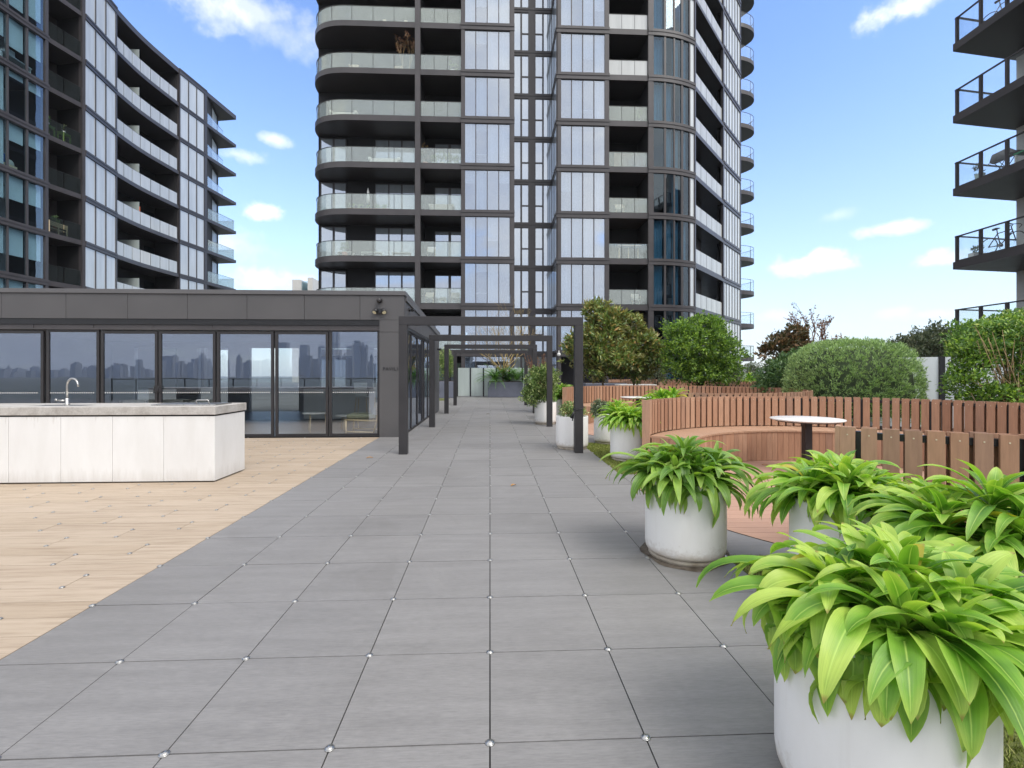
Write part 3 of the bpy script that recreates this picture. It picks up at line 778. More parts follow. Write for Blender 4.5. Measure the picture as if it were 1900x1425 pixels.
# balustrade and city behind the viewer, mirrored in the doors
t = thing('glass_balustrade', 'black railed glass balustrade mirrored in the pavilion doors', 'balustrade', (-5,-5,0))
b = MB(); b.box(-20,-5.05,1.06,9,-5.0,1.10); b.build('rail', 'black_paint', t)
for i in range(24): b = MB(); b.box(-20+i*1.25,-5.05,-.04,-19.95+i*1.25,-5.0,1.06); b.build('post', 'black_paint', t)
b = MB(); b.box(-20,-5.03,.05,9,-5.022,1.05); b.build('pane', 'clear_balcony_glass', t)
b = MB(); rr = random.Random(11)
for i in range(260):
    u = rr.uniform(-3100, 900); D = -2500-rr.uniform(0,900)
    h = rr.uniform(25,70)
    pk = math.exp(-((u+760)/170)**2)*250 + math.exp(-((u+1150)/180)**2)*170 + math.exp(-((u+1700)/330)**2)*75
    h = h + pk*rr.uniform(.15,1.05); wd = rr.uniform(14,46)
    b.box(u-wd/2,D-wd/2,-25,u+wd/2,D+wd/2,h-25)
    if rr.random() < .4: b.box(u-wd/4,D-wd/4,h-25,u+wd/4,D+wd/4,h-25+rr.uniform(5,18))
tag(b.build('city_skyline', 'hazy_city'), kind='stuff')

# ================================================================== OUTDOOR KITCHEN
KX0, KX1, KY0, KY1 = -9.8, -3.54, 6.42, 7.19
kit = thing('outdoor_kitchen', 'long white panelled outdoor kitchen bench with a concrete top', 'kitchen bench', (-5,6.8,0))
b = MB(); b.box(KX0,KY0+.02,.03,KX1-.015,KY1-.01,.855); b.build('carcass', 'joint_dark', kit)
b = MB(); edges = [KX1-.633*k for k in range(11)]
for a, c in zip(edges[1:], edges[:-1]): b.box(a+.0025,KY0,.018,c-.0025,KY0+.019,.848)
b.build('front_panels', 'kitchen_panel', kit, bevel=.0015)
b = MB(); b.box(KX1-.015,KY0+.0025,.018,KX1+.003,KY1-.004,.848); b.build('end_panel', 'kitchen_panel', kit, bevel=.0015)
b = MB(); b.box(KX0,KY0-.015,.868,KX1+.018,KY1+.02,.974); b.build('benchtop', 'concrete_top', kit, bevel=.006)
b = MB(); b.box(KX0,KY0+.012,.855,KX1,KY1-.01,.868); b.build('shadow_gap', 'joint_dark', kit)
for x in (-7.25,-4.05):
    l = MB(); l.box(x-.42,6.62,.9745,x+.42,7.02,.990); lo_ = l.build('hotplate_lid', 'steel', kit, bevel=.004)
    h = MB(); h.tube([(x+.16,6.64,.99),(x+.16,6.63,1.03),(x+.17,6.63,1.045),(x+.31,6.63,1.045),(x+.32,6.63,1.03),(x+.32,6.64,.99)], .009, 8); h.build('handle', 'steel', lo_)
tp = MB(); tx, ty = -5.72, 6.85
tp.lathe(tx,ty,[(.032,.974),(.032,.985),(.022,.99),(.022,1.06),(.014,1.065)],16)
arc = [(tx,ty,1.06),(tx,ty,1.22)] + [(tx+.10-.10*math.cos(a),ty-.07*(1-math.cos(a))*.5,1.23+.10*math.sin(a)) for a in [R(10+ k*16) for k in range(12)]]
tp.tube(arc, .0125, 10)
tp.tube([(tx-.02,ty-.01,1.03),(tx-.10,ty-.03,1.035)], [.013,.010], 8); tp.tube([(tx-.10,ty-.03,1.035),(tx-.125,ty-.035,1.05)], [.012,.016], 8)
tp.build('tap', 'steel', kit)
b = MB(); b.box(-5.95,6.62,.9745,-5.35,6.80,.9765); b.build('sink', 'steel', kit)

# ================================================================== PLANTS
POT = None                                                # the pot the leaves hang over: x, y, radius, rim height
def strap_leaf(mb, base, az, e0, L, W, bend, rng, fold=.35, twist=0, seg=9):
    p = Vector(base); e = e0; ds = L/seg
    s_ = Vector((-math.sin(az), math.cos(az), 0))
    vs = []; uvs = []
    azd = rng.uniform(-.35, .35)
    for i in range(seg+1):
        t = i/seg
        h = Vector((math.cos(az+azd*t*t), math.sin(az+azd*t*t), 0)); s_ = Vector((-h.y, h.x, 0))
        d = h*math.cos(e) + Vector((0,0,1))*math.sin(e)
        nrm = -h*math.sin(e) + Vector((0,0,1))*math.cos(e)
        tw = twist*t; sd = s_*math.cos(tw) + nrm*math.sin(tw); nn = nrm*math.cos(tw) - s_*math.sin(tw)
        if t < .42: wv = W*(.36+.64*math.sin(t/.42*PI/2)**1.1)
        else: wv = W*max(.0, math.cos((t-.42)/.58*PI/2))**.72
        if i == seg: wv = W*.012
        fo = fold*(1-.6*t)
        for k, u in enumerate((0,.25,.5,.75,1)):
            off = (u-.5)*2
            lift = (abs(off)**1.3)*fo*wv*.5
            wave = .0035*math.sin(9*t+az*3+off)*(1 if abs(off) > .9 else 0)*min(1, W*12)
            vs.append(p + sd*(off*wv*.5*math.cos(fo*.5)) + nn*(lift+wave)); uvs.append((u, t))
        p = p + d*ds
        e -= bend*(.35+1.3*t)/seg
    if POT:                                               # leaves lie on the rim and against the shell, never through it
        X, Y, r_, h_ = POT
        for i in range(seg+1):
            row = vs[5*i:5*i+5]; m = row[2]; dist = math.hypot(m.x-X, m.y-Y)
            if i and dist < r_+.012 and m.z < h_+.012 and dist > .02:
                if i/seg < .3: dv = Vector((0,0,h_+.012-m.z))
                else:
                    g = (r_+.014-dist)/dist; dv = Vector(((m.x-X)*g, (m.y-Y)*g, 0))
                for k in range(5): vs[5*i+k] = row[k]+dv
            for k in range(5):
                v_ = vs[5*i+k]; dd = math.hypot(v_.x-X, v_.y-Y)
                if v_.z < h_ and r_*.93 < dd < r_+.007: g = (r_+.007)/dd; vs[5*i+k] = Vector((X+(v_.x-X)*g, Y+(v_.y-Y)*g, v_.z))
    fs = [(5*i+k, 5*i+k+1, 5*i+k+6, 5*i+k+5) for i in range(seg) for k in range(4)]
    mb.add(vs, fs, True, uvs)

def strap_foliage(mb, cx, cy, zrim, rpot, heads, rng, L=(.34,.52), W=(.06,.085), per=17, lift=.10, floor=None, seg=9):
    hs_ = []; L = (L[0]*.92, L[1]*.92); W = (W[0]*1.04, W[1]*1.04); per = int(per*1.45)
    for k in range(heads):
        rr = 0 if k == 0 else rpot*rng.uniform(.45,.92)
        a = k*2.39996 + rng.uniform(-.4,.4)
        hx, hy = cx+rr*math.cos(a), cy+rr*math.sin(a)
        top = zrim + lift*rng.uniform(.6,1.4)*(1.35 if k == 0 else 1.0)
        hs_.append((hx, hy, top, a, rr))
    for hx, hy, top, a, rr in hs_:
        mb.tube([(cx+(hx-cx)*.6, cy+(hy-cy)*.6, zrim-.08), (hx,hy,top)], [.016,.012], 6)
        n = per + rng.randint(-2,3)
        ph = rng.uniform(0, 6.28)
        for i in range(n):
            f = i/(n-1)                                   # 0 innermost, 1 outermost
            az = ph + i*2.39996 + rng.uniform(-.3,.3)
            # bias outer leaves away from the middle of the pot
            if rr > 0:
                da = (az-a+PI)%(2*PI)-PI
                az = a + da*(1-.35*f)
            e0 = R(78 - 70*f**.8 + rng.uniform(-9,9))
            ln = rng.uniform(*L)*(.42+.58*min(1, f*1.7))
            wd = rng.uniform(*W)*(.62+.38*min(1, f*1.6))
            bend = R(48 + 88*f**.7 + rng.uniform(-18,26))
            bz = top - .10*f
            strap_leaf(mb, (hx+.014*math.cos(az), hy+.014*math.sin(az), bz), az, e0, ln, wd, bend, rng, rng.uniform(.3,.7), rng.uniform(-.5,.5), seg)

def strap_skirt(mb, cx, cy, zrim, rr, n, rng, L, W, seg=9):
    # the older outer leaves that hang down over the rim
    for i in range(n):
        az = i*2*PI/n + rng.uniform(-.14,.14); q = rr*rng.uniform(.55,.85)
        strap_leaf(mb, (cx+q*math.cos(az), cy+q*math.sin(az), zrim+rng.uniform(.02,.09)), az+rng.uniform(-.25,.25), R(rng.uniform(8,38)), rng.uniform(*L), rng.uniform(*W), R(rng.uniform(78,122)), rng, rng.uniform(.3,.7), rng.uniform(-.6,.6), seg)

def pot(x, y, label, group='white round planters along the walkway', r=.30, h=.60, cat='planter'):
    t = thing('potted_plant', label, cat, (x,y,0), group)
    b = MB(); b.lathe(x,y,[(r*.90,.036),(r*.955,.044),(r*.985,.062),(r,.095),(r,h-.012),(r*.99,h),(r*.925,h),(r*.915,h-.01),(r*.91,h-.075)],72)
    b.build('pot', 'planter_white', t)
    b = MB(); b.lathe(x,y,[(r*.915,.0),(r*.915,.036)],48); b.build('plinth', 'planter_plinth', t)
    b = MB(); b.lathe(x,y,[(r*.91,h-.07),(r*.5,h-.055),(0,h-.05)],32); b.build('soil', 'soil', t)
    return t
rg = random.Random(21)
def strap_pot(x, y, label, heads, L, W, per, lift, mat='lime_strap', r=.30, h=.60, seed=1, seg=9, shift=(0,0)):
    global POT
    t = pot(x, y, label, r=r, h=h); POT = (x, y, r, h)
    f = MB(); strap_foliage(f, x+shift[0], y+shift[1], h-.05, r*.85, heads, random.Random(seed), L, W, per, lift, seg=seg)
    strap_skirt(f, x+shift[0]*.6, y+shift[1], h-.03, r*.95, 34, random.Random(seed+100), (L[0]*.90, L[1]*.98), W, seg)
    f.build('foliage', mat, t); POT = None
    return t
def W2(px, d):                                            # a bearing in the photo and a depth, as a plan position
    X = (px-950)/902.2*d; c_, s_ = math.cos(.04525), math.sin(.04525)
    return (X*c_+d*s_, -X*s_+d*c_)

P1 = W2(1625, 1.66)
strap_pot(1.29, 1.57, 'nearest white planter with big lime green strap leaves, its rim hidden under them', 11, (.33,.49), (.072,.100), 18, .105, seed=5, seg=13, shift=(.10,-.01))
strap_pot(1.516, 3.72, 'white planter standing alone on the grey pavers with green strap leaves and a dirty base', 10, (.34,.50), (.058,.080), 18, .13, 'green_strap', seed=8, seg=10)
strap_pot(2.26, 3.02, 'white planter with strap leaves right behind the nearest planter, before the slatted screen', 8, (.34,.50), (.06,.085), 17, .14, seed=12, seg=10)
strap_pot(2.42, 2.24, 'strap leaf planter at the right edge, half hidden by the nearest plant', 8, (.36,.54), (.065,.095), 17, .17, seed=14, seg=10)
p6 = W2(1167, 7.90)
strap_pot(p6[0], p6[1], 'white planter with lime strap leaves on the lawn against the screen end', 11, (.33,.46), (.05,.075), 18, .17, seed=31, seg=7)
b = MB()
for k in range(40):
    a0, a1 = 2*PI*k/40, 2*PI*(k+1)/40
    r0 = .25; w0 = .335+.02*math.sin(3*a0+1)+.012*math.sin(7*a0); w1 = .335+.02*math.sin(3*a1+1)+.012*math.sin(7*a1)
    b.quad((1.516+r0*math.cos(a0),3.72+r0*math.sin(a0),.0018),(1.516+w0*math.cos(a0),3.72+w0*math.sin(a0),.0018),(1.516+w1*math.cos(a1),3.72+w1*math.sin(a1),.0018),(1.516+r0*math.cos(a1),3.72+r0*math.sin(a1),.0018))
tag(b.build('dirt_stain', 'dirt_ring', org=(1.516,3.72,0)), kind='stuff')

# ---- small leaves in clusters
def leaf(mb, b, d, up, L, W, fold=.25):
    d = d.normalized(); s_ = d.cross(up)
    s_ = s_.normalized() if s_.length > 1e-4 else d.orthogonal().normalized()
    n = s_.cross(d)
    m = b + d*(L*.45); dn = n*(W*fold)
    mb.add([b, m + s_*(W*.5) + dn, b + d*L, m - s_*(W*.5) + dn], [(0,1,2),(0,2,3)])
def rdir(r):
    while True:
        v = Vector((r.uniform(-1,1), r.uniform(-1,1), r.uniform(-1,1)))
        if .05 < v.length < 1: return v.normalized()
def crown(mb, blobs, n, per, L, W, r, shell=(.55,1.0), spread=1.0, jit=.06, lumpy=.0, up=.45, keep=None):
    """n tufts of `per` leaves through the volume of some ellipsoids (x,y,z,rx,ry,rz)"""
    wts = [b[3]*b[4]*b[5] for b in blobs]; cen = []
    for _ in range(n):
        bx = r.choices(blobs, wts)[0]; d = rdir(r)
        if d.z < -.5 and r.random() < .5: d.z *= -1
        q = shell[0] + (shell[1]-shell[0])*r.random()**.6
        if lumpy: q *= 1 + lumpy*(math.sin(5*d.x+bx[0]*3)*math.sin(6*d.y+bx[1])*1.0 + .6*math.sin(9*d.z+4*d.x+bx[2]*2))
        c = Vector((bx[0]+d.x*bx[3]*q, bx[1]+d.y*bx[4]*q, bx[2]+d.z*bx[5]*q))
        if keep and not keep(c): continue
        cen.append(c)
        ax = (Vector((d.x/bx[3], d.y/bx[4], d.z/bx[5])).normalized()*1.0 + Vector((0,0,up)) + rdir(r)*.5).normalized()
        for k in range(per):
            dd = (ax + rdir(r)*spread).normalized()
            leaf(mb, c + rdir(r)*jit, dd, (ax+rdir(r)*.4), L*r.uniform(.65,1.2), W*r.uniform(.7,1.2), r.uniform(.1,.4))
    return cen
def limbs(mb, base, fork, cen, n, r, r0=.04, r1=.007, k=5):
    """trunk from base to fork, then limbs out to some of the tufts"""
    mb.tube([base, lerp(base, fork, .5), fork], [r0, r0*.85, r0*.75], 9)
    hi = [c for c in cen if c[2] > fork[2]+.12] or cen
    for c in r.sample(hi, min(n, len(hi))):
        m = Vector(fork).lerp(c, .5) + Vector((r.uniform(-.1,.1), r.uniform(-.1,.1), r.uniform(-.02,.12)))*(c-Vector(fork)).length*.6
        st = Vector(base).lerp(Vector(fork), r.uniform(.8,1))
        mb.tube([st, m, c], [r0*.26, r0*.18, r1], k)

def tree(name, label, cat, base, fork, blobs, n, per, L, W, mat, bark='bark', seed=1, r0=.04, nl=30, group=None, **kw):
    t = thing(name, label, cat, (base[0],base[1],0), group); r = random.Random(seed)
    f = MB(); cen = crown(f, blobs, n, per, L, W, r, **kw); 
    g = MB(); limbs(g, base, fork, cen, nl, r, r0); g.build('trunk', bark, t)
    f.build('crown', mat, t)
    return t

# pot by the tied portal post: sparse rusty shrub
t = pot(1.535, 9.05, 'white planter tied to the nearest portal post with a sparse low shrub')
f = MB(); r = random.Random(2); cen = crown(f, [(1.55,9.02,.68,.26,.24,.16)], 190, 6, .05, .022, r, (.2,1.0), 1.0, .04)
g = MB(); limbs(g, (1.535,9.05,.53), (1.54,9.05,.60), cen, 22, r, .014, .003); g.build('stems', 'red_twig', t); f.build('foliage', 'variegated_leaf', t)
# white pot with dark rosettes and strap leaves
p7 = W2(1130, 9.75)
t = pot(p7[0], p7[1], 'white planter with dark leaves on its left and strap leaves, beyond the lawn planter')
f = MB(); strap_foliage(f, p7[0]+.05, p7[1], .56, .24, 7, random.Random(4), (.3,.42), (.05,.07), 16, .16, seg=6); f.build('foliage', 'lime_strap', t)
f = MB(); crown(f, [(p7[0]-.22,p7[1]-.12,.68,.16,.16,.16)], 130, 6, .06, .03, random.Random(6), (.3,1), 1.0, .03); f.build('dark_foliage', 'grey_leaf', t)
# leaning variegated shrub
p8 = W2(1012, 13.4)
t = pot(p8[0], p8[1], 'white planter with a bushy shrub leaning left behind the second portal')
r = random.Random(9); f = MB(); c0 = (p8[0]-.12, p8[1]-.1, 1.10)
cen = crown(f, [(c0[0],c0[1],c0[2],.46,.42,.45),(c0[0]-.22,c0[1],c0[2]-.30,.34,.3,.32),(c0[0]+.15,c0[1],c0[2]+.25,.34,.3,.26),(c0[0]-.1,c0[1],.75,.36,.3,.2)], 900, 7, .075, .032, r, (.35,1), 1.0, .05, lumpy=.12)
g = MB(); limbs(g, (p8[0],p8[1],.53), (p8[0]-.1,p8[1],.80), cen, 26, r, .03, .004); g.build('stems', 'bark', t); f.build('foliage', 'variegated_leaf', t)
# reddish plume grass farther back
p9 = W2(1003, 17.4)
t = pot(p9[0], p9[1], 'white planter with tall rusty plumes, farthest of the white planters')
r = random.Random(10); f = MB(); g = MB()
for k in range(90):
    a = r.uniform(0,2*PI); l = r.uniform(.5,1.6); tl = r.uniform(.05,.35)
    p = Vector((p9[0]+.15*math.cos(a)*r.random(), p9[1]+.15*math.sin(a)*r.random(), .53)); q = p+Vector((math.cos(a)*tl*l, math.sin(a)*tl*l, l))
    g.tube([p, p.lerp(q,.6)+Vector((0,0,.05)), q], [.006,.005,.003], 4)
    for j in range(9): leaf(f, p.lerp(q, .35+.075*j), (q-p).normalized()+rdir(r)*.7, rdir(r), .10, .03)
g.build('stems', 'red_twig', t); f.build('plumes', 'plume', t)
f = MB(); crown(f, [(p9[0]-.02,p9[1],.72,.3,.3,.28)], 260, 6, .07, .03, r, (.3,1)); f.build('foliage', 'variegated_leaf', t)
# strap plant by the second screen's end, its pot hidden
p10 = W2(1038, 14.9)
strap_pot(p10[0], p10[1], 'strap leaf planter tucked behind the bushy shrub at the second screen end', 9, (.42,.6), (.06,.09), 17, .30, 'green_strap', seed=41, seg=6)
# strap plants along the near screen's outside
def clump(x, y, lb, heads, L, W, lift, seed, mat='lime_strap', z=0, name='strap_leaf_plant', group='strap leaf plants in the garden beds'):
    t = thing(name, lb, 'plant', (x,y,z), group)
    f = MB(); strap_foliage(f, x, y, z+.12, .26, heads, random.Random(seed), L, W, 16, lift, seg=6); f.build('foliage', mat, t)
q = W2(1228, 9.9); strap_pot(q[0], q[1], 'white planter with tall strap leaves behind the near screen end', 9, (.42,.60), (.07,.10), 16, .28, seed=51, seg=7)
q = W2(1390, 24.0); clump(q[0], q[1], 'strap leaf clump by the far frosted screen right of the round tree', 9, (.6,.9), (.08,.12), .75, 61)
q = W2(1330, 25.0)

# ---- trees and shrubs
def at3(px, py, d): x, y = W2(px, d); return (x, y, 1.408+(691.5-py)/902.2*d)
def blob(px, py, d, rx, ry, rz): x, y, z = at3(px, py, d); return (x, y, z, rx, ry, rz)
b0 = W2(1118, 17.3)
tree('magnolia_tree', 'taller magnolia with rust backed leaves beside the nearest portal post', 'tree', (b0[0],b0[1],0), (b0[0]+.02,b0[1],1.55),
     [blob(1106,577,17.3,.42,.42,.40), blob(1122,606,17.3,.70,.65,.52), blob(1098,640,17.2,.72,.7,.55), blob(1066,648,17.1,.36,.4,.52), blob(1138,662,17.2,.78,.7,.48), blob(1108,686,17.2,.62,.5,.30), blob(1146,588,17.4,.34,.35,.30)],
     900, 9, .20, .075, 'magnolia_leaf', seed=71, r0=.045, nl=24, shell=(.40,1.06), lumpy=.22, jit=.09, group='magnolias')
b0 = W2(1176, 18.0)
tree('magnolia_tree', 'shorter magnolia between the taller one and the round green tree', 'tree', (b0[0],b0[1],0), (b0[0],b0[1],1.5),
     [blob(1172,606,18,.40,.42,.40), blob(1186,642,18,.72,.65,.55), blob(1210,660,18,.46,.45,.34), blob(1162,672,17.9,.66,.6,.42), blob(1226,668,18,.24,.25,.20), blob(1180,692,18,.6,.5,.26)],
     660, 9, .20, .075, 'magnolia_leaf', seed=72, r0=.04, nl=20, shell=(.40,1.06), lumpy=.22, jit=.09, group='magnolias')
b0 = W2(1300, 16.3)
tree('round_tree', 'dense round tree with fresh green leaves in front of the tower corner', 'tree', (b0[0],b0[1],0), (b0[0],b0[1],.95),
     [blob(1294,640,16.3,1.0,.95,.78), blob(1270,616,16.3,.55,.6,.42), blob(1318,612,16.3,.5,.5,.40), blob(1336,662,16.3,.72,.7,.58), blob(1262,672,16.3,.62,.6,.55), blob(1300,694,16.3,.85,.8,.4), blob(1330,690,16.2,.75,.7,.42)],
     2100, 9, .115, .05, 'fresh_leaf', seed=73, r0=.045, nl=24, shell=(.4,1.08), lumpy=.27, jit=.08)
b0 = W2(1218, 22)
tree('grey_shrub', 'small grey green shrub showing between the magnolia and the round tree', 'shrub', (b0[0],b0[1],0), (b0[0],b0[1],.5),
     [blob(1218,684,22,.55,.5,.7)], 420, 8, .10, .035, 'grey_leaf', seed=74, nl=14, shell=(.2,1.0))
b0 = W2(1355, 20.5)
tree('grey_shrub', 'soft grey green shrub under the right side of the round tree', 'shrub', (b0[0],b0[1],0), (b0[0],b0[1],.5),
     [blob(1352,694,20.5,.55,.5,.6)], 420, 8, .12, .03, 'grey_leaf', seed=75, nl=14, shell=(.2,1.0))
b0 = W2(1393, 26)
tree('young_tree', 'thin young tree in front of the pale far screen', 'tree', (b0[0],b0[1],0), (b0[0],b0[1],.9),
     [blob(1395,686,26,.42,.4,.42)], 150, 6, .11, .045, 'grey_leaf', seed=76, nl=18, shell=(.2,1.05))
b0 = W2(1450, 13.8)
tree('dark_shrub', 'dark green shrub left of the clipped round bush', 'shrub', (b0[0],b0[1],0), (b0[0],b0[1],.5),
     [blob(1452,702,13.8,.70,.7,.55), blob(1476,680,13.9,.55,.6,.45), blob(1432,722,13.7,.45,.5,.4)], 1300, 8, .095, .04, 'dark_leaf', seed=77, nl=22, shell=(.35,1.02), lumpy=.1)
b0 = W2(1456, 16.8)
tree('magnolia_tree', 'brown leaved magnolia top rising behind the dark shrub', 'tree', (b0[0],b0[1],0), (b0[0],b0[1],1.3),
     [blob(1456,642,16.8,.62,.5,.40), blob(1474,622,16.9,.38,.4,.30), blob(1432,655,16.7,.34,.35,.28), blob(1478,655,16.9,.45,.5,.45)],
     300, 8, .19, .075, 'dry_magnolia_leaf', seed=78, nl=40, shell=(.3,1.08), lumpy=.15, jit=.09, group='magnolias')
# clipped rosemary-leaved bush
c0 = W2(1576, 12.0)
t = thing('clipped_bush', 'large clipped dome shaped bush with fine grey green leaves', 'bush', (c0[0],c0[1],0))
r = random.Random(80); f = MB(); RX, RZ = 1.28, 1.36
for k in range(6200):
    d = rdir(r)
    if d.z < -.35: continue
    e = 3.2; s_ = (abs(d.x)**e + abs(d.y)**e + abs(d.z)**e)**(-1/e)
    lump = 1 + .018*math.sin(11*d.x+2)*math.sin(9*d.z+d.y*8) + (r.uniform(-.05,.012) if r.random() > .05 else r.uniform(.0,.045))
    q = s_*lump; c = Vector((c0[0]+d.x*RX*q*.97, c0[1]+d.y*1.25*q, .80+d.z*RZ*q))
    if c.z < .06: continue
    ax = (d + Vector((0,0,.75))).normalized()
    for j in range(9):
        leaf(f, c + rdir(r)*.035, (ax+rdir(r)*.75), rdir(r), r.uniform(.055,.095), .017, .1)
f.build('foliage', 'rosemary_leaf', t)
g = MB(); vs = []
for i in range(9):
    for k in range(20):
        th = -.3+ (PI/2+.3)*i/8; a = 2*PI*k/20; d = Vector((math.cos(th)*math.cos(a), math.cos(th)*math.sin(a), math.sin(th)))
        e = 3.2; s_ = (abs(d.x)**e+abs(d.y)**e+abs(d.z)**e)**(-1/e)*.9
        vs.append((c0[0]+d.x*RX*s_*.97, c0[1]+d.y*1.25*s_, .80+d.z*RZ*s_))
g.add(vs, [(i*20+k, i*20+(k+1)%20, (i+1)*20+(k+1)%20, (i+1)*20+k) for i in range(8) for k in range(20)], True); g.build('shade_core', 'bush_shade', t)  # dark core added inside to block light, interior shade in its colour
for k in range(5):
    pass
# nearly bare reddish tree
def bare(name, lb, base, h, spread, mat, leafm, seed, n0=7, depth=4, r0=.035, leaves=0, lL=.06, trunk=.25):
    t = thing(name, lb, 'tree', base); r = random.Random(seed); g = MB(); f = MB()
    def grow(p, d, l, rad, lev):
        q = p + d*l; m = p.lerp(q,.5)+rdir(r)*l*.06
        g.tube([p, m, q], [rad, rad*.85, rad*.68], 5 if lev > 1 else 7)
        if lev >= depth:
            for _ in range(leaves): leaf(f, p.lerp(q, r.uniform(.2,1.1)), rdir(r), rdir(r), lL*r.uniform(.6,1.3), lL*.5)
            return
        for _ in range(r.choice((2,2,3)) if lev else n0):
            dd = (d*(1.0 if lev else .55) + rdir(r)*spread + Vector((0,0,.28))).normalized()
            grow(q if lev else p.lerp(q, r.uniform(.55,1)), dd, l*r.uniform(.62,.88) if lev else h*r.uniform(.22,.32), rad*.62, lev+1)
    grow(Vector(base), Vector((0,0,1)), h*trunk, r0, 0)
    g.build('branches', mat, t)
    if leaves: f.build('leaves', leafm, t)
b0 = W2(1524, 17.5)
bare('bare_tree', 'nearly bare small tree with reddish brown leaves behind the clipped bush', (b0[0],b0[1],0.0), 3.3, .62, 'red_twig', 'rust_leaf', 83, 8, 4, .05, 7, .085, .42)
b0 = W2(1632, 18)
bare('bare_sapling', 'thin bare sapling showing just above the clipped bush', (b0[0],b0[1],0.0), 2.2, .4, 'tan_twig', 'far_leaf', 84, 4, 3, .02, 3, .06, .4)
# distant tree line beyond the frosted screen
for k, (px, py, rx, rz, lb) in enumerate([(1700,652,1.0,.55,'low dark tree beyond the frosted screen, next to the clipped bush'),(1745,640,.95,.75,'taller dark tree beyond the frosted screen under the balcony rail'),(1780,650,.9,.65,'dark tree beyond the frosted screen, mostly behind the big right shrub')]):
    b0 = W2(px, 17.5+k*.5)
    tree('far_tree', lb, 'tree', (b0[0],b0[1],-1), (b0[0],b0[1],1.2), [blob(px,py,17.5+k*.5,rx,.9,rz)], 420, 8, .13, .055, 'far_leaf', seed=90+k, nl=16, shell=(.4,1.06), lumpy=.16, jit=.1, group='trees beyond the frosted screen')
# big shrub at the right edge with bare inner stems
b0 = W2(1872, 8.6)
t = thing('large_shrub', 'tall leafy shrub at the right edge with bare tan stems showing', 'shrub', (b0[0],b0[1],0))
r = random.Random(99); f = MB()
crown(f, [blob(1852,632,8.6,.64,.7,.38), blob(1898,622,8.8,.70,.7,.40), blob(1818,652,8.5,.34,.4,.24)], 1500, 8, .085, .036, r, (.4,1.03), .95, .06, lumpy=.14)
f.build('foliage', 'hedge_leaf', t)
f = MB(); crown(f, [blob(1800,672,8.4,.26,.3,.36), blob(1790,715,8.3,.30,.3,.26), blob(1850,735,8.2,.55,.35,.18), blob(1905,705,8.2,.25,.3,.40)], 620, 8, .085, .036, r, (.35,1.05), .95, .06, lumpy=.14)
f.build('lower_foliage', 'fresh_leaf', t)
g = MB()
for k in range(95):
    a = r.uniform(0, 2*PI); st = Vector((b0[0]+r.uniform(-.25,.3), b0[1]-.15+r.uniform(-.2,.2), .30+r.uniform(0,.3)))
    px = r.uniform(1795,1930); py = r.uniform(600,705) if k % 3 else r.uniform(690,740)
    e = Vector(at3(px, py, 8.2+r.uniform(-.3,.4)))
    m = st.lerp(e,.5)+Vector((r.uniform(-.1,.1),r.uniform(-.1,.1),r.uniform(-.06,.10)))
    g.tube([st, m, e], [.011,.008,.003], 5)
g.build('stems', 'tan_twig', t)

# ---- long blue-grey planters at the end of the walk
def trough(x0, x1, y, d, h, lb):
    t = thing('planter_box', lb, 'planter', ((x0+x1)/2,y,0), 'blue grey planter boxes')
    b = MB(); b.box(x0,y,0,x1,y+d,h-.0); b.build('box', 'blue_grey_fibreglass', t, bevel=.03)
    b = MB(); b.box(x0+.06,y+.06,h+.001,x1-.06,y+d-.06,h+.03); b.build('soil', 'soil', t)
    return t
trough(-.12, 1.88, 27.7, .85, .88, 'blue grey planter box with cycads at the end of the walkway')
trough(-2.90, -1.95, 27.2, .85, .92, 'blue grey planter box with a leafy column shrub behind the pavilion')
trough(5.0, 8.2, 25.3, .8, .85, 'long blue grey planter box behind the magnolias')
def cycad(x, y, z, lb, seed, n=30, L=.95):
    t = thing('cycad', lb, 'plant', (x,y,z), 'cycads in the end planter'); r = random.Random(seed); f = MB()
    for i in range(n):
        az = i*2.39996; e = R(r.uniform(15,75)); l = L*r.uniform(.75,1.1); p = Vector((x,y,z+.08))
        h = Vector((math.cos(az),math.sin(az),0)); s_ = Vector((-h.y,h.x,0)); N = 14
        for k in range(N):
            d = h*math.cos(e)+Vector((0,0,1))*math.sin(e); q = p+d*l/N
            wl = .17*math.sin(PI*min(1,(k+1.5)/(N+1)))
            for sg in (-1,1): leaf(f, p, (s_*sg+d*.55).normalized(), Vector((0,0,1)), wl, .085, .1)
            f.add([p-s_*.008,p+s_*.008,q+s_*.006,q-s_*.006],[(0,1,2,3)])
            p = q; e -= R(5.5)
    f.build('fronds', 'cycad_leaf', t)
cycad(.30,28.05,.90,'left cycad in the end planter box',1,44,1.55); cycad(1.55,28.05,.90,'right cycad in the end planter box',2,44,1.55); cycad(.95,28.2,.90,'middle cycad at the foot of the twiggy tree',3,30,1.2)
bare('twiggy_tree', 'bare tree of yellowish upright twigs in the end planter box', (.78,28.3,.85), 4.2, .62, 'yellow_twig', 'tan_twig', 102, 14, 5, .04, 0, .05, .16)
b0 = W2(826, 27.55)
tree('column_shrub', 'narrow leafy shrub in the planter box behind the pavilion corner', 'shrub', (b0[0],b0[1],.9), (b0[0],b0[1],1.2),
     [(b0[0]+.0,b0[1],1.6,.5,.4,.75),(b0[0]-.05,b0[1],2.25,.45,.4,.55),(b0[0]+.2,b0[1],1.9,.4,.35,.6)], 620, 8, .085, .04, 'variegated_leaf', seed=104, nl=20, shell=(.35,1.03))

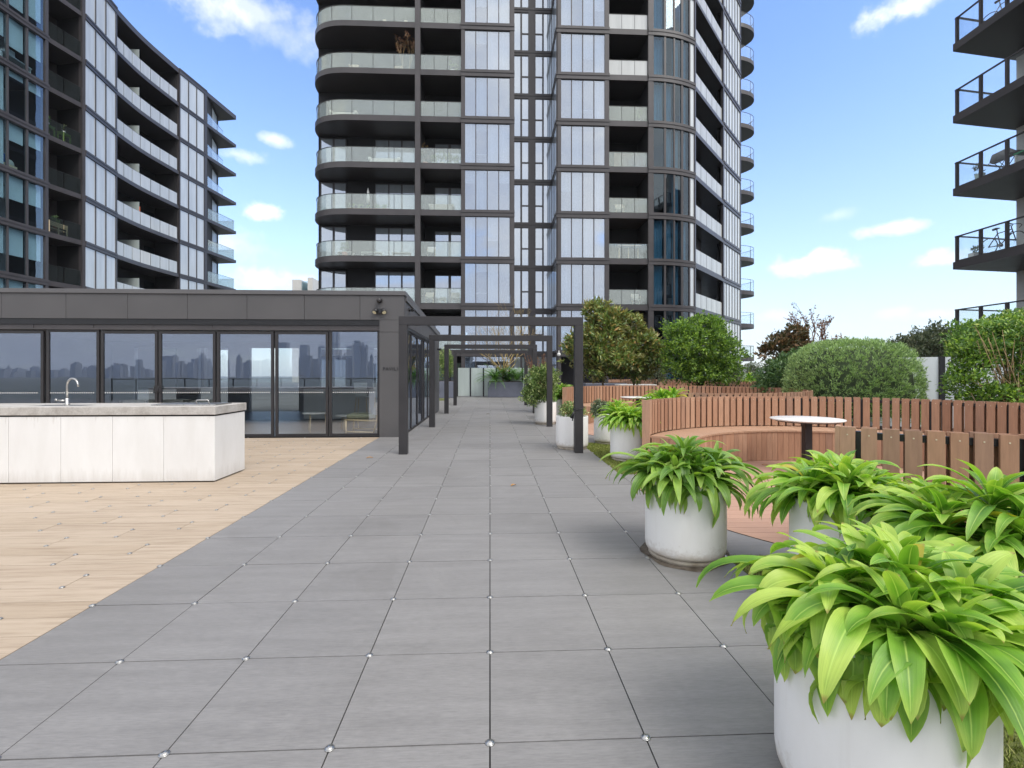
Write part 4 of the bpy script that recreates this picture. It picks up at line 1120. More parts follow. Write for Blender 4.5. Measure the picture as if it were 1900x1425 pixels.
# ---- frosted screens
def screens(name, pts, w_, h, lb, mat, post=.07, group=None, gap=.0):
    t = thing(name, lb, 'screen', (*pts[0],0), group)
    for a, c in zip(pts[:-1], pts[1:]):
        n = max(1, round(math.dist(a,c)/w_))
        for k in range(n):
            p, q = lerp(a,c,k/n), lerp(a,c,(k+1)/n); u = Vector((q[0]-p[0],q[1]-p[1])).normalized()
            g = MB(); g.seg((p[0]+u.x*post*.6,p[1]+u.y*post*.6),(q[0]-u.x*post*.6,q[1]-u.y*post*.6),-.008,.008,.03,h); g.build('pane', mat, t)
            g = MB(); g.seg((p[0]-u.x*post*.5,p[1]-u.y*post*.5),(p[0]+u.x*post*.5,p[1]+u.y*post*.5),-.05,.05,0,h+.01); g.build('post', 'black_paint', t)
        g = MB(); g.seg((c[0]-u.x*post*.5,c[1]-u.y*post*.5),(c[0]+u.x*post*.5,c[1]+u.y*post*.5),-.05,.05,0,h+.01); g.build('post', 'black_paint', t)
screens('frosted_screen', [(-1.93,28.9),(2.7,28.9)], .77, 1.69, 'frosted glass screen wall between dark posts at the end of the walkway', 'frost_screen')
s0 = W2(1560, 12.9); s1 = W2(1747, 12.15); s2 = W2(1960, 11.3)
screens('frosted_screen', [s0, s1, s2], 2.6, 1.80, 'pale frosted screen between the clipped bush and the large right shrub', 'white_screen', .11)
s0 = W2(1340, 31); s1 = W2(1412, 31)
screens('frosted_screen', [s0, s1, W2(1475,27)], 1.2, 1.75, 'far white frosted screen below the tower balconies', 'white_screen', .09)

# ================================================================== CURVED SEATING PODS
def arc_pts(c, r, a0, a1, n): return [(c[0]+r*math.cos(R(a0+(a1-a0)*i/n)), c[1]+r*math.sin(R(a0+(a1-a0)*i/n))) for i in range(n+1)]
def pod(c, Rr, a0, a1, lb, seat=True, top=1.0):
    """screen of upright boards on a ring from a0 to a1 degrees, bench inside it"""
    t = thing('curved_bench', lb, 'bench', (c[0],c[1],0), 'curved slatted benches')
    th = .105; span = a1-a0; n = int(R(span)*(Rr+th)/.126); n_ = n
    def plank(mb, r0, r1, a, w_, z0, z1):
        ca, sa = math.cos(R(a)), math.sin(R(a)); hx, hy = -sa*w_/2, ca*w_/2
        mb.prism([(c[0]+ca*r0-hx,c[1]+sa*r0-hy),(c[0]+ca*r1-hx,c[1]+sa*r1-hy),(c[0]+ca*r1+hx,c[1]+sa*r1+hy),(c[0]+ca*r0+hx,c[1]+sa*r0+hy)], z0, z1)
    o_, i_, sc_ = MB(), MB(), MB()
    for k in range(n):
        a = a0+span*(k+.5)/n + .12*math.sin(k*7.1)
        plank(o_, Rr+th-.024, Rr+th, a, .095, .03, top+.003*math.sin(k*3.3))
        plank(i_, Rr, Rr+.024, a, .091, .50 if seat else .03, top-.002+.003*math.sin(k*2.3))
        for z in (top-.06, .52 if seat else .3):
            plank(sc_, Rr-.0022, Rr+.0, a, .009, z, z+.009); plank(sc_, Rr+th, Rr+th+.0022, a, .009, z if z > .8 else .33, (z if z > .8 else .33)+.009)
    o_.build('outer_boards', 'slat_wood', t); i_.build('inner_boards', 'slat_wood', t)
    if c[1] < 6: sc_.build('screw_heads', 'cream', t)
    m = MB(); nn = int(span/4)
    for z in (top-.085, .27): m.ribbon(arc_pts(c, Rr+th/2, a0+1, a1-1, nn), -.025, .025, z, z+.05)
    m.build('rails', 'black_paint', t)
    for k in range(0, n-1, 7):
        m = MB(); plank(m, Rr+.027, Rr+th-.027, a0+span*(k+1.0)/n, .055, 0, top-.03); m.build('post', 'black_paint', t)
    for a in (a0, a1):
        e = MB(); plank(e, Rr-.004, Rr+th+.004, a, .03, .02, top+.004); e.build('end_board', 'slat_wood', t)
    if seat:
        s0 = Rr-.645; m = MB(); ns = int(R(span)*Rr/.145)
        for k in range(ns):
            b0_, b1_ = a0+span*k/ns+.06, a0+span*(k+1)/ns-.06
            m.prism([(c[0]+r_*math.cos(R(a)),c[1]+r_*math.sin(R(a))) for r_, a in ((s0,b0_),(Rr-.003,b0_),(Rr-.003,b1_),(s0,b1_))], .462, .488)
        m.build('seat', 'seat_wood', t)
        m = MB(); nf = int(R(span)*s0/.088)
        for k in range(nf): plank(m, s0+.012, s0+.034, a0+span*(k+.5)/nf, .0845, .012, .461)
        m.build('seat_front', 'slat_wood', t)
        m = MB(); m.ribbon(arc_pts(c, s0+.06, a0+.5, a1-.5, nn), -.02, .02, .0, .455); m.build('seat_frame', 'joint_dark', t)
        for a in (a0, a1):
            m = MB()
            for k in range(5): 
                r_ = s0+.06+.125*k; plank(m, r_-.06, r_+.06, a+(.35 if a == a0 else -.35), .02, .012, .461)
            m.build('seat_end', 'slat_wood', t)
    return t
C1, R1 = (4.54,5.55), 2.64
pod(C1, R1, 226-360, 147, 'nearest curved timber bench with its high slatted back, round stone table inside')
C2, R2 = (4.85,12.42), 2.90
pod(C2, R2, 250-360, 161, 'second curved slatted bench, behind the nearest one and beside the tied planter')
C3 = (9.9,19.6); pod(C3, 2.7, 226-360, 165, 'third curved slatted bench, right of and behind the round green tree')
C4 = (9.4,26.9); pod(C4, 2.6, -150, 170, 'farthest curved slatted bench, close under the glass tower')
C5 = (14.0,24.8); pod(C5, 2.2, -150, 150, 'small far curved slatted bench before the pale far screen')
def deck(c, rr, z):
    b = MB(); w_ = .138; n = int(rr/w_)+1
    rr2 = rr
    for k in range(-n, n):
        y0, y1 = k*w_+.002, (k+1)*w_-.002
        ym = max(abs(y0),abs(y1))
        if ym >= rr2: continue
        def xe(y): return math.sqrt(max(0, rr2*rr2-y*y))
        sk = -.06
        pl = [(-xe(y0),y0),(xe(y0),y0),(xe(y1),y1),(-xe(y1),y1)]
        ca, sa = math.cos(sk), math.sin(sk)
        b.prism([(c[0]+x*ca-y*sa, c[1]+x*sa+y*ca) for x, y in pl], z-.02, z)
    return b
for c, rr in ((C1,2.745),(C2,3.0),(C3,2.8)):
    tag(deck(c, rr, .0065).build('seating_deck', 'pink_deck', org=(*c,0)), kind='structure')
    g = MB(); g.lathe(c[0],c[1],[(rr+.004,-.05),(rr+.004,.0035)],72); tag(g.build('deck_base', 'joint_dark'), kind='structure')
def round_table(x, y, lb):
    t = thing('round_table', lb, 'table', (x,y,0), 'round stone topped tables')
    b = MB(); b.lathe(x,y,[(0,.722),(.42,.722),(.468,.732),(.476,.742),(.470,.750),(0,.752)],56); b.build('tabletop', 'table_stone', t)
    b = MB(); b.lathe(x,y,[(0,.708),(.40,.708),(.42,.7215),(0,.7215)],40); b.build('underframe', 'black_paint', t)
    b = MB(); b.box(x-.05,y-.05,.012,x+.05,y+.05,.7075); b.build('leg', 'charcoal_metal', t, bevel=.005)
    b = MB(); b.box(x-.2,y-.2,.007,x+.2,y+.2,.0115); b.build('base_plate', 'charcoal_metal', t)
q = W2(1497, 6.98); round_table(q[0], q[1], 'white round table on a dark leg inside the nearest curved bench')
q = W2(1184, 13.2); round_table(q[0], q[1], 'white round table inside the second curved bench, behind strap leaves')
q = W2(1179, 20.5)
t = thing('long_table', 'long pale stone table behind the second curved bench under the magnolias', 'table', (q[0],q[1],0))
b = MB(); b.box(q[0]-.78,q[1]-.4,.86,q[0]+.78,q[1]+.4,.92); b.build('tabletop', 'table_stone', t, bevel=.008)
for s_ in (-1,1):
    b = MB(); b.box(q[0]+s_*.6-.04,q[1]-.3,-.01,q[0]+s_*.6+.04,q[1]+.3,.859); b.build('leg', 'charcoal_metal', t)

# fallen leaves on the paving
def dead_leaf(x, y, a, L, lb, mat='rust_leaf', z=.002):
    b = MB(); d = Vector((math.cos(a),math.sin(a),0)); s_ = Vector((-d.y,d.x,0)); p = Vector((x,y,z))
    vs = []
    for i in range(6):
        tt = i/5; w_ = L*.22*math.sin(PI*min(.98,tt*.95+.05)); c = p+d*(L*tt)+Vector((0,0,.012*math.sin(PI*tt)))
        vs += [c-s_*w_+Vector((0,0,.006)), c, c+s_*w_+Vector((0,0,.008))]
    b.add(vs, [(3*i+k,3*i+k+1,3*i+k+4,3*i+k+3) for i in range(5) for k in range(2)], True)
    tag(b.build('fallen_leaf', mat, org=(x,y,0)), lb, 'leaf', 'fallen leaves')
M['fallen'] = plain('fallen', (.42,.21,.05), .7)
dead_leaf(.26, 6.02, .7, .085, 'orange fallen leaf on the middle of the walkway', 'fallen')
dead_leaf(-2.03, 8.1, .2, .10, 'brown fallen leaf on the pavers left of the nearest portal', 'fallen')
dead_leaf(4.18, 7.12, 2.2, .10, 'brown fallen leaf on the deck at the foot of the nearest bench', 'fallen', .009)
dead_leaf(-.12, 16.5, .4, .10, 'dark fallen leaf between the second and third portals', 'bark')

# ================================================================== GLASS TOWER
def PX(px, Y):                                            # where a bearing meets the plane Y = const
    t_ = (px-950)/902.2; c_, s_ = math.cos(.04525), math.sin(.04525)
    return Y*(s_+t_*c_)/(c_-t_*s_)
def pxof(p):
    c_, s_ = math.cos(.04525), math.sin(.04525)
    return 950+902.2*(p[0]*c_-p[1]*s_)/(p[0]*s_+p[1]*c_)
def along(pts, px):                                       # point of a plan polyline seen at a bearing
    for a, c in zip(pts[:-1], pts[1:]):
        fa, fc = pxof(a)-px, pxof(c)-px
        if fa*fc <= 0 and fa != fc:
            lo, hi = 0., 1.
            for _ in range(40):
                m = (lo+hi)/2
                if (pxof(lerp(a,c,m))-px)*fa > 0: lo = m
                else: hi = m
            return lerp(a, c, lo)
    return pts[0] if abs(pxof(pts[0])-px) < abs(pxof(pts[-1])-px) else pts[-1]
YT, FH, SL = 31.87, 3.05, .36
def ZT(k): return 2.86 + FH*(k-1)
NF = 11
tower = thing('apartment_tower', 'tall dark framed glass apartment tower with rounded balconies at the end of the walkway', 'tower', (2,38,0))
endc = bez((-11.9,34.2),(-11.9,31.87),(-9.2,31.87),14)
curve = bez((10.8,31.87),(12.7,31.90),(14.02,32.73),10)
SA, SB, SC = (14.02,32.73), (18.4,37.6), (21.6,41.1)
outline = [(-11.9,44)] + endc + [(-1.87,YT),(1.58,YT),(1.58,34.5),(4.43,34.5),(4.43,YT)] + curve + [SB, SC, (20.5,46)]
for k in range(1, NF+2):
    b = MB(); b.prism(outline, ZT(k)-SL, ZT(k)); b.build('floor_slab', 'tower_metal', tower)
    for x0, x1 in ((-1.90,1.61),(4.40,7.90)):
        b = MB(); b.box(x0,YT-.075,ZT(k)-SL-.03,x1,YT-.003,ZT(k)-.1449); b.box(x0,YT-.11,ZT(k)-.145,x1,YT-.003,ZT(k)+.03); b.build('spandrel', 'tower_metal', tower)
    b = MB()
    b.box(1.62,34.39,ZT(k)-.30,4.40,34.497,ZT(k)-.14); b.box(1.62,34.36,ZT(k)-.135,4.40,34.497,ZT(k)+.02)
    b.box(4.33,YT-.11,ZT(k)-.145,4.427,34.36,ZT(k)+.03); b.box(4.36,YT-.07,ZT(k)-SL-.02,4.427,34.36,ZT(k)-.15); b.build('recess_spandrel', 'tower_metal', tower); b = MB()
    b.ribbon([(10.5,YT)]+curve, .003, .07, ZT(k)-SL-.02, ZT(k)-.15); b.ribbon([(10.5,YT)]+curve, .003, .10, ZT(k)-.145, ZT(k)+.025); b.build('corner_spandrel', 'tower_metal', tower); b = MB()
    b.ribbon([SA,SB,SC], .003, .06, ZT(k)-SL-.02, ZT(k)-.15); b.ribbon([SB,SC], .003, .10, ZT(k)-.145, ZT(k)+.025)
    b.build('side_spandrel', 'tower_metal', tower)
HT = ZT(NF+1)
# core walls and party walls
b = MB()
b.box(-11.75,34.2,0,-1.9,34.35,HT); b.box(-11.85,34.2,0,-11.752,44,HT); b.box(7.75,34.3,0,10.7,34.45,HT); b.box(-1.86,32.05,0,-1.7,34.2,HT)
b.box(7.72,32.05,0,7.85,34.3,HT); b.box(10.53,32.05,0,10.68,34.3,HT)
b.box(1.5,34.60,0,4.6,34.7,HT); b.box(1.46,32.1,0,1.57,34.6,HT)
b.ribbon([SA,SB], -2.3, -2.15, 0, HT); b.ribbon([SB,SC], -.45, -.35, 0, HT)
b.ribbon([(10.7,YT)]+curve[2:], -2.6, -2.5, 0, HT)
b.build('core_wall', 'dark_wall', tower)
b = MB(); b.box(-4.85,31.98,0,-4.55,34.198,HT); b.build('party_wall', 'dark_wall', tower)
pu = along([SA,SB], 1318); pv = along([SA,SB], 1333)
b = MB(); b.seg(pu, pv, -1.4, -1.3, ZT(1), HT); b.build('cladding_panel', 'tower_metal', tower)
for x0, x1 in ((-4.87,-4.53),(-1.875,-1.64),(1.32,1.59),(4.44,4.68),(7.58,7.87),(10.50,10.80)):
    b = MB(); b.box(x0,YT-.045,0,x1,YT+.12,HT); b.build('column', 'tower_metal', tower)
b = MB(); b.box(PX(980,34.5),34.385,0,PX(993,34.5),34.55,HT); b.build('column', 'tower_metal', tower)
for pt, w_ in ((SA,.10),(SB,.16),(SC,.10)):
    u = Vector((SB[0]-SA[0],SB[1]-SA[1])).normalized()
    b = MB(); b.seg((pt[0]-u.x*w_,pt[1]-u.y*w_),(pt[0]+u.x*w_,pt[1]+u.y*w_), -.15, .05, 0, HT); b.build('column', 'tower_metal', tower)
rt = random.Random(5)
def win(parent, name, spans, y, z0, z1, mat, bar=.045, extra=None, depth=.10):
    """a frame round flat panes standing on the plane Y = y"""
    f = MB(); p = MB(); x0, x1 = spans[0][0], spans[-1][1]
    f.box(x0-bar,y,z0,x1+bar,y+depth,z0+bar); f.box(x0-bar,y,z1-bar,x1+bar,y+depth,z1)
    f.box(x0-bar,y,z0+bar,x0,y+depth,z1-bar); f.box(x1,y,z0+bar,x1+bar,y+depth,z1-bar)
    for a, c in zip(spans[:-1], spans[1:]): f.box(a[1],y,z0+bar,c[0],y+depth,z1-bar)
    if extra: extra(f, y)
    fo = f.build(name, 'tower_metal', parent)
    for a, c in spans: p.box(a,y+.03,z0+bar,c,y+.05,z1-bar)
    p.build('pane', mat, fo)
    if mat == 'bay_glass':
        cu_ = MB()
        for a, c in spans:
            u_ = rt.random()
            if u_ < .48: zb_ = z0+.03
            elif u_ < .72: zb_ = z1-(z1-z0)*rt.uniform(.15,.6)
            else: continue
            n_ = 6
            for i in range(n_):
                xa, xb = a-.01+(c-a+.02)*i/n_, a-.01+(c-a+.02)*(i+1)/n_
                ya, yb_ = y+.22+.03*math.sin(i*2.3+a), y+.22+.03*math.sin((i+1)*2.3+a)
                cu_.add([(xa,ya,zb_),(xb,yb_,zb_),(xb,yb_,z1-.02),(xa,ya,z1-.02)],[(0,1,2,3)])
        if cu_.v: cu_.build('curtain', 'sheer_curtain', fo)
    return fo
b = MB()
for x0, x1, yy_ in ((-1.68,1.45,36.5),(4.5,7.7,36.2)): b.box(x0,yy_,0,x1,yy_+.1,ZT(NF+1))
b.box(4.43,34.7,0,4.55,36.2,ZT(NF+1))
b.build('room_wall', 'room_grey', tower)
for k in range(0, NF+1):
    z0 = ZT(k)+.03 if k else .05; z1 = ZT(k+1)-SL-.03
    e1 = [PX(q, YT) for q in (863,882,883.6,903.2,904.8,924.6,926.2,945.4)]
    win(tower, 'window', [(e1[i],e1[i+1]) for i in (0,2,4,6)], YT, z0, z1, 'bay_glass', .03)
    e2 = [PX(q, YT) for q in (1040.5,1059.6,1061.4,1080.4,1082.2,1101.2,1103,1122.6)]
    if k: win(tower, 'window', [(e2[i],e2[i+1]) for i in (0,2,4,6)], YT, z0, z1, 'bay_glass', .03)
    tz = z0+(z1-z0)*.46
    zr0 = ZT(k)+.02 if k else .05; zr1 = ZT(k+1)-.30
    q = [PX(v, 34.42) for v in (954.5,965.5,968.8,981)]
    def tr1(f, y): f.box(q[2],y,tz-.05,q[3],y+.1,tz+.05)
    win(tower, 'window', [(q[0],q[1]),(q[2],q[3]-.03)], 34.42, zr0, zr1, 'sky_pane', .05, tr1)
    q2 = [PX(v, 34.42) for v in (993,1006,1009,1023)]
    def tr2(f, y): f.box(q2[0],y,tz-.05,q2[1],y+.1,tz+.05)
    win(tower, 'window', [(q2[0]+.03,q2[1]),(q2[2],q2[3]+.12)], 34.42, zr0, zr1, 'sky_pane', .05, tr2)
    # glazed return beside the recess
    f = MB(); p = MB()
    for a, c in ((31.95,33.1),(33.2,34.35)):
        p.box(4.385,a,zr0,4.40,c,zr1)
    for yy_ in (31.9,33.1,34.35): f.box(4.37,yy_,zr0,4.425,yy_+.1,zr1)
    fo = f.build('return_window', 'tower_metal', tower); p.build('pane', 'sky_pane', fo)
    # rounded corner: four panes tinted dark as if mirroring a dark building, one frosted
    f = MB(); p = MB(); fz = MB(); cur = MB(); CP = [(10.8,YT)]+curve[1:]
    ed = [(1212.7,1232),(1235.6,1249.3),(1252.2,1263.4),(1267.4,1278)]
    for a, c in ed:
        pa, pc = along(CP,a), along(CP,c); p.seg(pa, pc, -.03, -.02, z0+.02, z1)
        if rt.random() < .65:
            n_ = 9
            for i in range(n_):
                r0, r1 = lerp(pa,pc,i/n_), lerp(pa,pc,(i+1)/n_); o0, o1 = -.30-.05*math.sin(i*2.1), -.30-.05*math.sin((i+1)*2.1)
                L_ = math.dist(pa,pc); nx, ny = (pc[1]-pa[1])/L_, -(pc[0]-pa[0])/L_
                cur.add([(r0[0]+nx*o0,r0[1]+ny*o0,z0),(r1[0]+nx*o1,r1[1]+ny*o1,z0),(r1[0]+nx*o1,r1[1]+ny*o1,z1),(r0[0]+nx*o0,r0[1]+ny*o0,z1)],[(0,1,2,3)])
    fa, fc = along(CP,1280.5), along(CP,1288.3); fz.seg(fa, fc, -.02, .0, z0+.02, z1)
    prev = 1211
    for a, c in ed + [(1280.5,1288.3)]:
        f.seg(along(CP,prev), along(CP,a), -.08, .03, z0, z1); prev = c
    fo = f.build('corner_window', 'tower_metal', tower); p.build('pane', 'corner_glass', fo); fz.build('frosted_pane', 'frost_panel', fo)
    if cur.v: cur.build('curtain', 'blind_fabric', fo)
    # side bay: six frosted panes
    f = MB(); p = MB(); u = Vector((SC[0]-SB[0],SC[1]-SB[1])).normalized(); L_ = math.dist(SB,SC); n_ = 6
    for i in range(n_):
        a, c = lerp(SB,SC,(i+.02)/n_+.02*(i==0)), lerp(SB,SC,(i+1)/n_)
        p.seg(lerp(SB,SC,i/n_+.012), lerp(SB,SC,(i+1)/n_-.012), -.03, -.01, z0+.02, z1)
        if i: f.seg(lerp(SB,SC,i/n_-.012), lerp(SB,SC,i/n_+.012), -.05, .02, z0, z1)
    fo = f.build('side_window', 'tower_metal', tower); p.build('pane', 'frost_panel', fo)
    # windows at the back of the balconies
    if k <= 5:
        y_ = 34.2-.10
        sp = [(PX(a,y_),PX(c,y_)) for a, c in ((596,617),(621,641))]; win(tower, 'balcony_door', sp, y_, z0, z1+.02-.15, 'sky_pane', .05)
        sp = [(PX(a,y_),PX(c,y_)) for a, c in ((697,720),(722.5,744),(747,769))]; win(tower, 'balcony_door', sp, y_, z0, z1-.15, 'sky_pane', .05)
        sp = [(PX(a,y_),PX(c,y_)) for a, c in ((808,832),(837,855))]; win(tower, 'balcony_door', sp, y_, z0, z1-.35, 'sky_pane', .05)
    if k == 0: continue
    # balustrades
    def rail(pts, mat, n_, nm='balustrade', h=1.04, inset=-.10, top=True):
        L_ = [0]
        for a, c in zip(pts[:-1], pts[1:]): L_.append(L_[-1]+math.dist(a,c))
        def at(s_):
            s_ = max(0, min(L_[-1], s_))
            for i in range(len(pts)-1):
                if s_ <= L_[i+1]+1e-9: return lerp(pts[i], pts[i+1], (s_-L_[i])/(L_[i+1]-L_[i]))
        f = MB(); p = MB(); zz = ZT(k)
        f.ribbon(pts, inset-.02, inset+.02, zz+.001, zz+.05)
        if top: f.ribbon(pts, inset-.02, inset+.02, zz+h-.025, zz+h)
        for i in range(n_+1):
            c = at(L_[-1]*i/n_); d_ = at(L_[-1]*i/n_+.012); e = at(L_[-1]*i/n_-.012)
            f.seg(e, d_, inset-.014, inset+.014, zz+.05, zz+h-.026)
        q_ = [at(L_[-1]*i/(n_*3)) for i in range(n_*3+1)]
        p.ribbon(q_, inset-.006, inset+.006, zz+.05, zz+h-.026)
        fo = f.build(nm, 'charcoal_metal', tower); p.build('pane', mat, fo)
    rail([(-11.9,38)] + endc + [(-4.88,YT)], 'balcony_glass', 9)
    rail([(-4.52,YT),(-1.88,YT)], 'balcony_glass', 3)
    rail([(7.88,YT),(10.49,YT)], 'balcony_glass' if k < 7 else 'frost_balustrade', 3)
    rail([lerp(SA,SB,.03),lerp(SA,SB,.965)], 'frost_balustrade', 5, inset=-.06, top=False)
# rounded balconies on the far side of the tower
nose = [(21.2,43.1)] + bez((22.6,43.3),(24.95,43.7),(24.9,45.3),8) + bez((24.9,45.3),(24.6,46.6),(22.0,49.5),6)
for k in range(1, NF+2):
    b = MB(); b.prism(nose + [(20,49.5)], ZT(k)-SL, ZT(k)); b.build('rear_balcony', 'tower_metal', tower)
    f = MB(); p = MB(); ln = nose[1:]
    f.ribbon(ln, -.06, -.03, ZT(k)+1.02, ZT(k)+1.05)
    for q_ in ln[::3]: f.box(q_[0]-.06,q_[1]-.01,ZT(k),q_[0]-.04,q_[1]+.01,ZT(k)+1.02)
    p.ribbon(ln, -.05, -.04, ZT(k)+.01, ZT(k)+1.02)
    fo = f.build('rear_balustrade', 'charcoal_metal', tower); p.build('pane', 'clear_balcony_glass', fo)
b = MB(); b.seg((21.55,41.2),(22.0,47.5),-.2,0.0,0,HT); b.build('rear_wall', 'tower_metal', tower)
b = MB(); b.seg((21.62,41.3),(21.72,42.7),0.01,.03,ZT(1),HT); b.build('rear_glazing', 'frost_panel', tower)
b = MB(); b.prism([(4.7,33.2),(10.7,33.2),(10.7,34.2),(4.7,34.2)],0,2.45); b.build('lobby_wall', 'dark_wall', tower)
t = thing('globe_camera', 'small white globe camera hanging under the tower soffit beyond the portals', 'camera', (W2(1037,31.2)[0],W2(1037,31.2)[1],2.50))
x_, y_ = W2(1037,31.2); b = MB(); b.tube([(x_,y_,2.82),(x_,y_,2.66)],.03,8); b.build('stem','white_plastic',t); b = MB(); b.ball((x_,y_,2.58),.12,14); b.build('globe','white_plastic',t)

# ================================================================== LEFT APARTMENT BLOCK
blk = thing('apartment_block', 'long dark apartment block with pale frosted panels and recessed balconies on the left', 'apartment block', (-30,40,0))
A0, A_, B_, C_, D_ = (-28.1,24.6), (-27.79,28.89), (-27.58,31.68), (-27.13,33.86), (-27.70,37.39)
E_, F_, G_, H_ = (-27.98,40.41), (-27.66,44.6), (-27.25,48.08), (-26.75,52.56)
bend = [D_] + bez(lerp(D_,E_,.45), E_, lerp(E_,F_,.45), 6) + [F_]
line = [A0, A_, B_, C_] + bend + [G_]
def ZL(j): return 22.41 + FH*j
J0, J1 = -6, 2
for j in range(J0, J1+1):
    th = .30 if j < J1 else .42
    ov = .0 if j < J1 else .12
    b = MB(); K_ = W2(403,51.6)
    b.prism(line + [H_, K_, (-40,52.5), (-40,24)], ZL(j)-th, ZL(j)); b.build('roof' if j == J1 else 'floor_slab', 'tower_metal', blk)
    for q_ in ([A0,A_,B_],[C_,D_],[F_,G_]):
        b = MB(); b.ribbon(q_, .003, .065, ZL(j)-th-.02, ZL(j)-.1149); b.ribbon(q_, .003, .095, ZL(j)-.115, ZL(j)+.03); b.build('spandrel', 'tower_metal', blk)
ZB, ZTOP = 0, ZL(J1)-.42
b = MB(); b.ribbon(bend, -2.3, -2.1, ZB, ZTOP)
b.ribbon([C_,D_], -.30, -.2, ZB, ZTOP); b.ribbon([F_,G_], -.3, -.2, ZB, ZTOP)
b.seg(lerp(G_,H_,.02), (-28.5,52.4), -.2, 0, ZB, ZTOP)
b.build('inner_wall', 'dark_wall', blk)
b = MB(); b.ribbon([A0,A_,B_], -2.6, -2.5, ZB, ZTOP); b.build('room_wall', 'sheer_curtain', blk)
b = MB(); b.ribbon([B_,C_], -2.2, -2.0, ZB, ZTOP); b.build('balcony_wall', 'tower_metal', blk)
def colm(p, q, t0, t1): b = MB(); b.seg(p, q, t0, t1, ZB, ZTOP); b.build('column', 'tower_metal', blk)
AB = [A0, A_, B_]
colm(along(AB,83), along(AB,88.6), -.25, .05)
BC = [B_, C_]
colm(along(BC,151.8), C_, -.25, .05)
u_ = Vector((D_[0]-C_[0],D_[1]-C_[1])).normalized()
colm(along([C_,D_],214.2), along([C_,D_],216.9), -.2, .05)
colm(along([F_,G_],330.5), along([F_,G_],334), -.2, .05); colm(along([F_,G_],378.5), G_, -.2, .05)
b = MB(); b.seg(along(AB,88.6), along(AB,89), -2.9, -.2, ZB, ZTOP); b.seg(along(BC,152.5), along(BC,156), -2.0, -.26, ZB, ZTOP)
b.seg(along(bend,219), along(bend,220), -2.1, -.2, ZB, ZTOP); b.seg(lerp(F_,E_,.03), lerp(F_,E_,.01), -2.1, -.2, ZB, ZTOP)
b.build('party_wall', 'dark_wall', blk)
rb = random.Random(17)
def panes(parent, nm, poly, ed, z0, z1, mat, t0=-.05, t1=-.03, fw=.03):
    f = MB(); p = MB(); prev = None
    for a, c in ed:
        pa, pc = along(poly,a), along(poly,c); p.seg(pa, pc, t0, t1, z0, z1)
        if prev: f.seg(prev, pa, -.10, fw, z0, z1)
        prev = pc
    f.seg(along(poly,ed[0][0]), along(poly,ed[-1][1]), -.09, .01, z0-.03, z0); f.seg(along(poly,ed[0][0]), along(poly,ed[-1][1]), -.09, .01, z1, z1+.03)
    fo = f.build(nm, 'tower_metal', parent); p.build('pane', mat, fo); return fo
AW = [(-24,-22),(-20.5,12.5),(15.5,48.5),(52,81)]
def brail(j, poly, ed, mat, nm='balustrade', h=1.05):
    f = MB(); p = MB(); z = ZL(j)
    for a, c in ed:
        p.seg(along(poly,a+.35), along(poly,c-.35), -.085, -.07, z+.03, z+h-.015)
    pa, pc = along(poly,ed[0][0]), along(poly,ed[-1][1])
    i0 = [q for q in poly if pxof(pa)+.5 < pxof(q) < pxof(pc)-.5]
    f.ribbon([pa]+i0+[pc], -.095, -.06, z+.001, z+.03); f.ribbon([pa]+i0+[pc], -.09, -.065, z+h-.012, z+h)
    fo = f.build(nm, 'charcoal_metal', blk); p.build('pane', mat, fo)
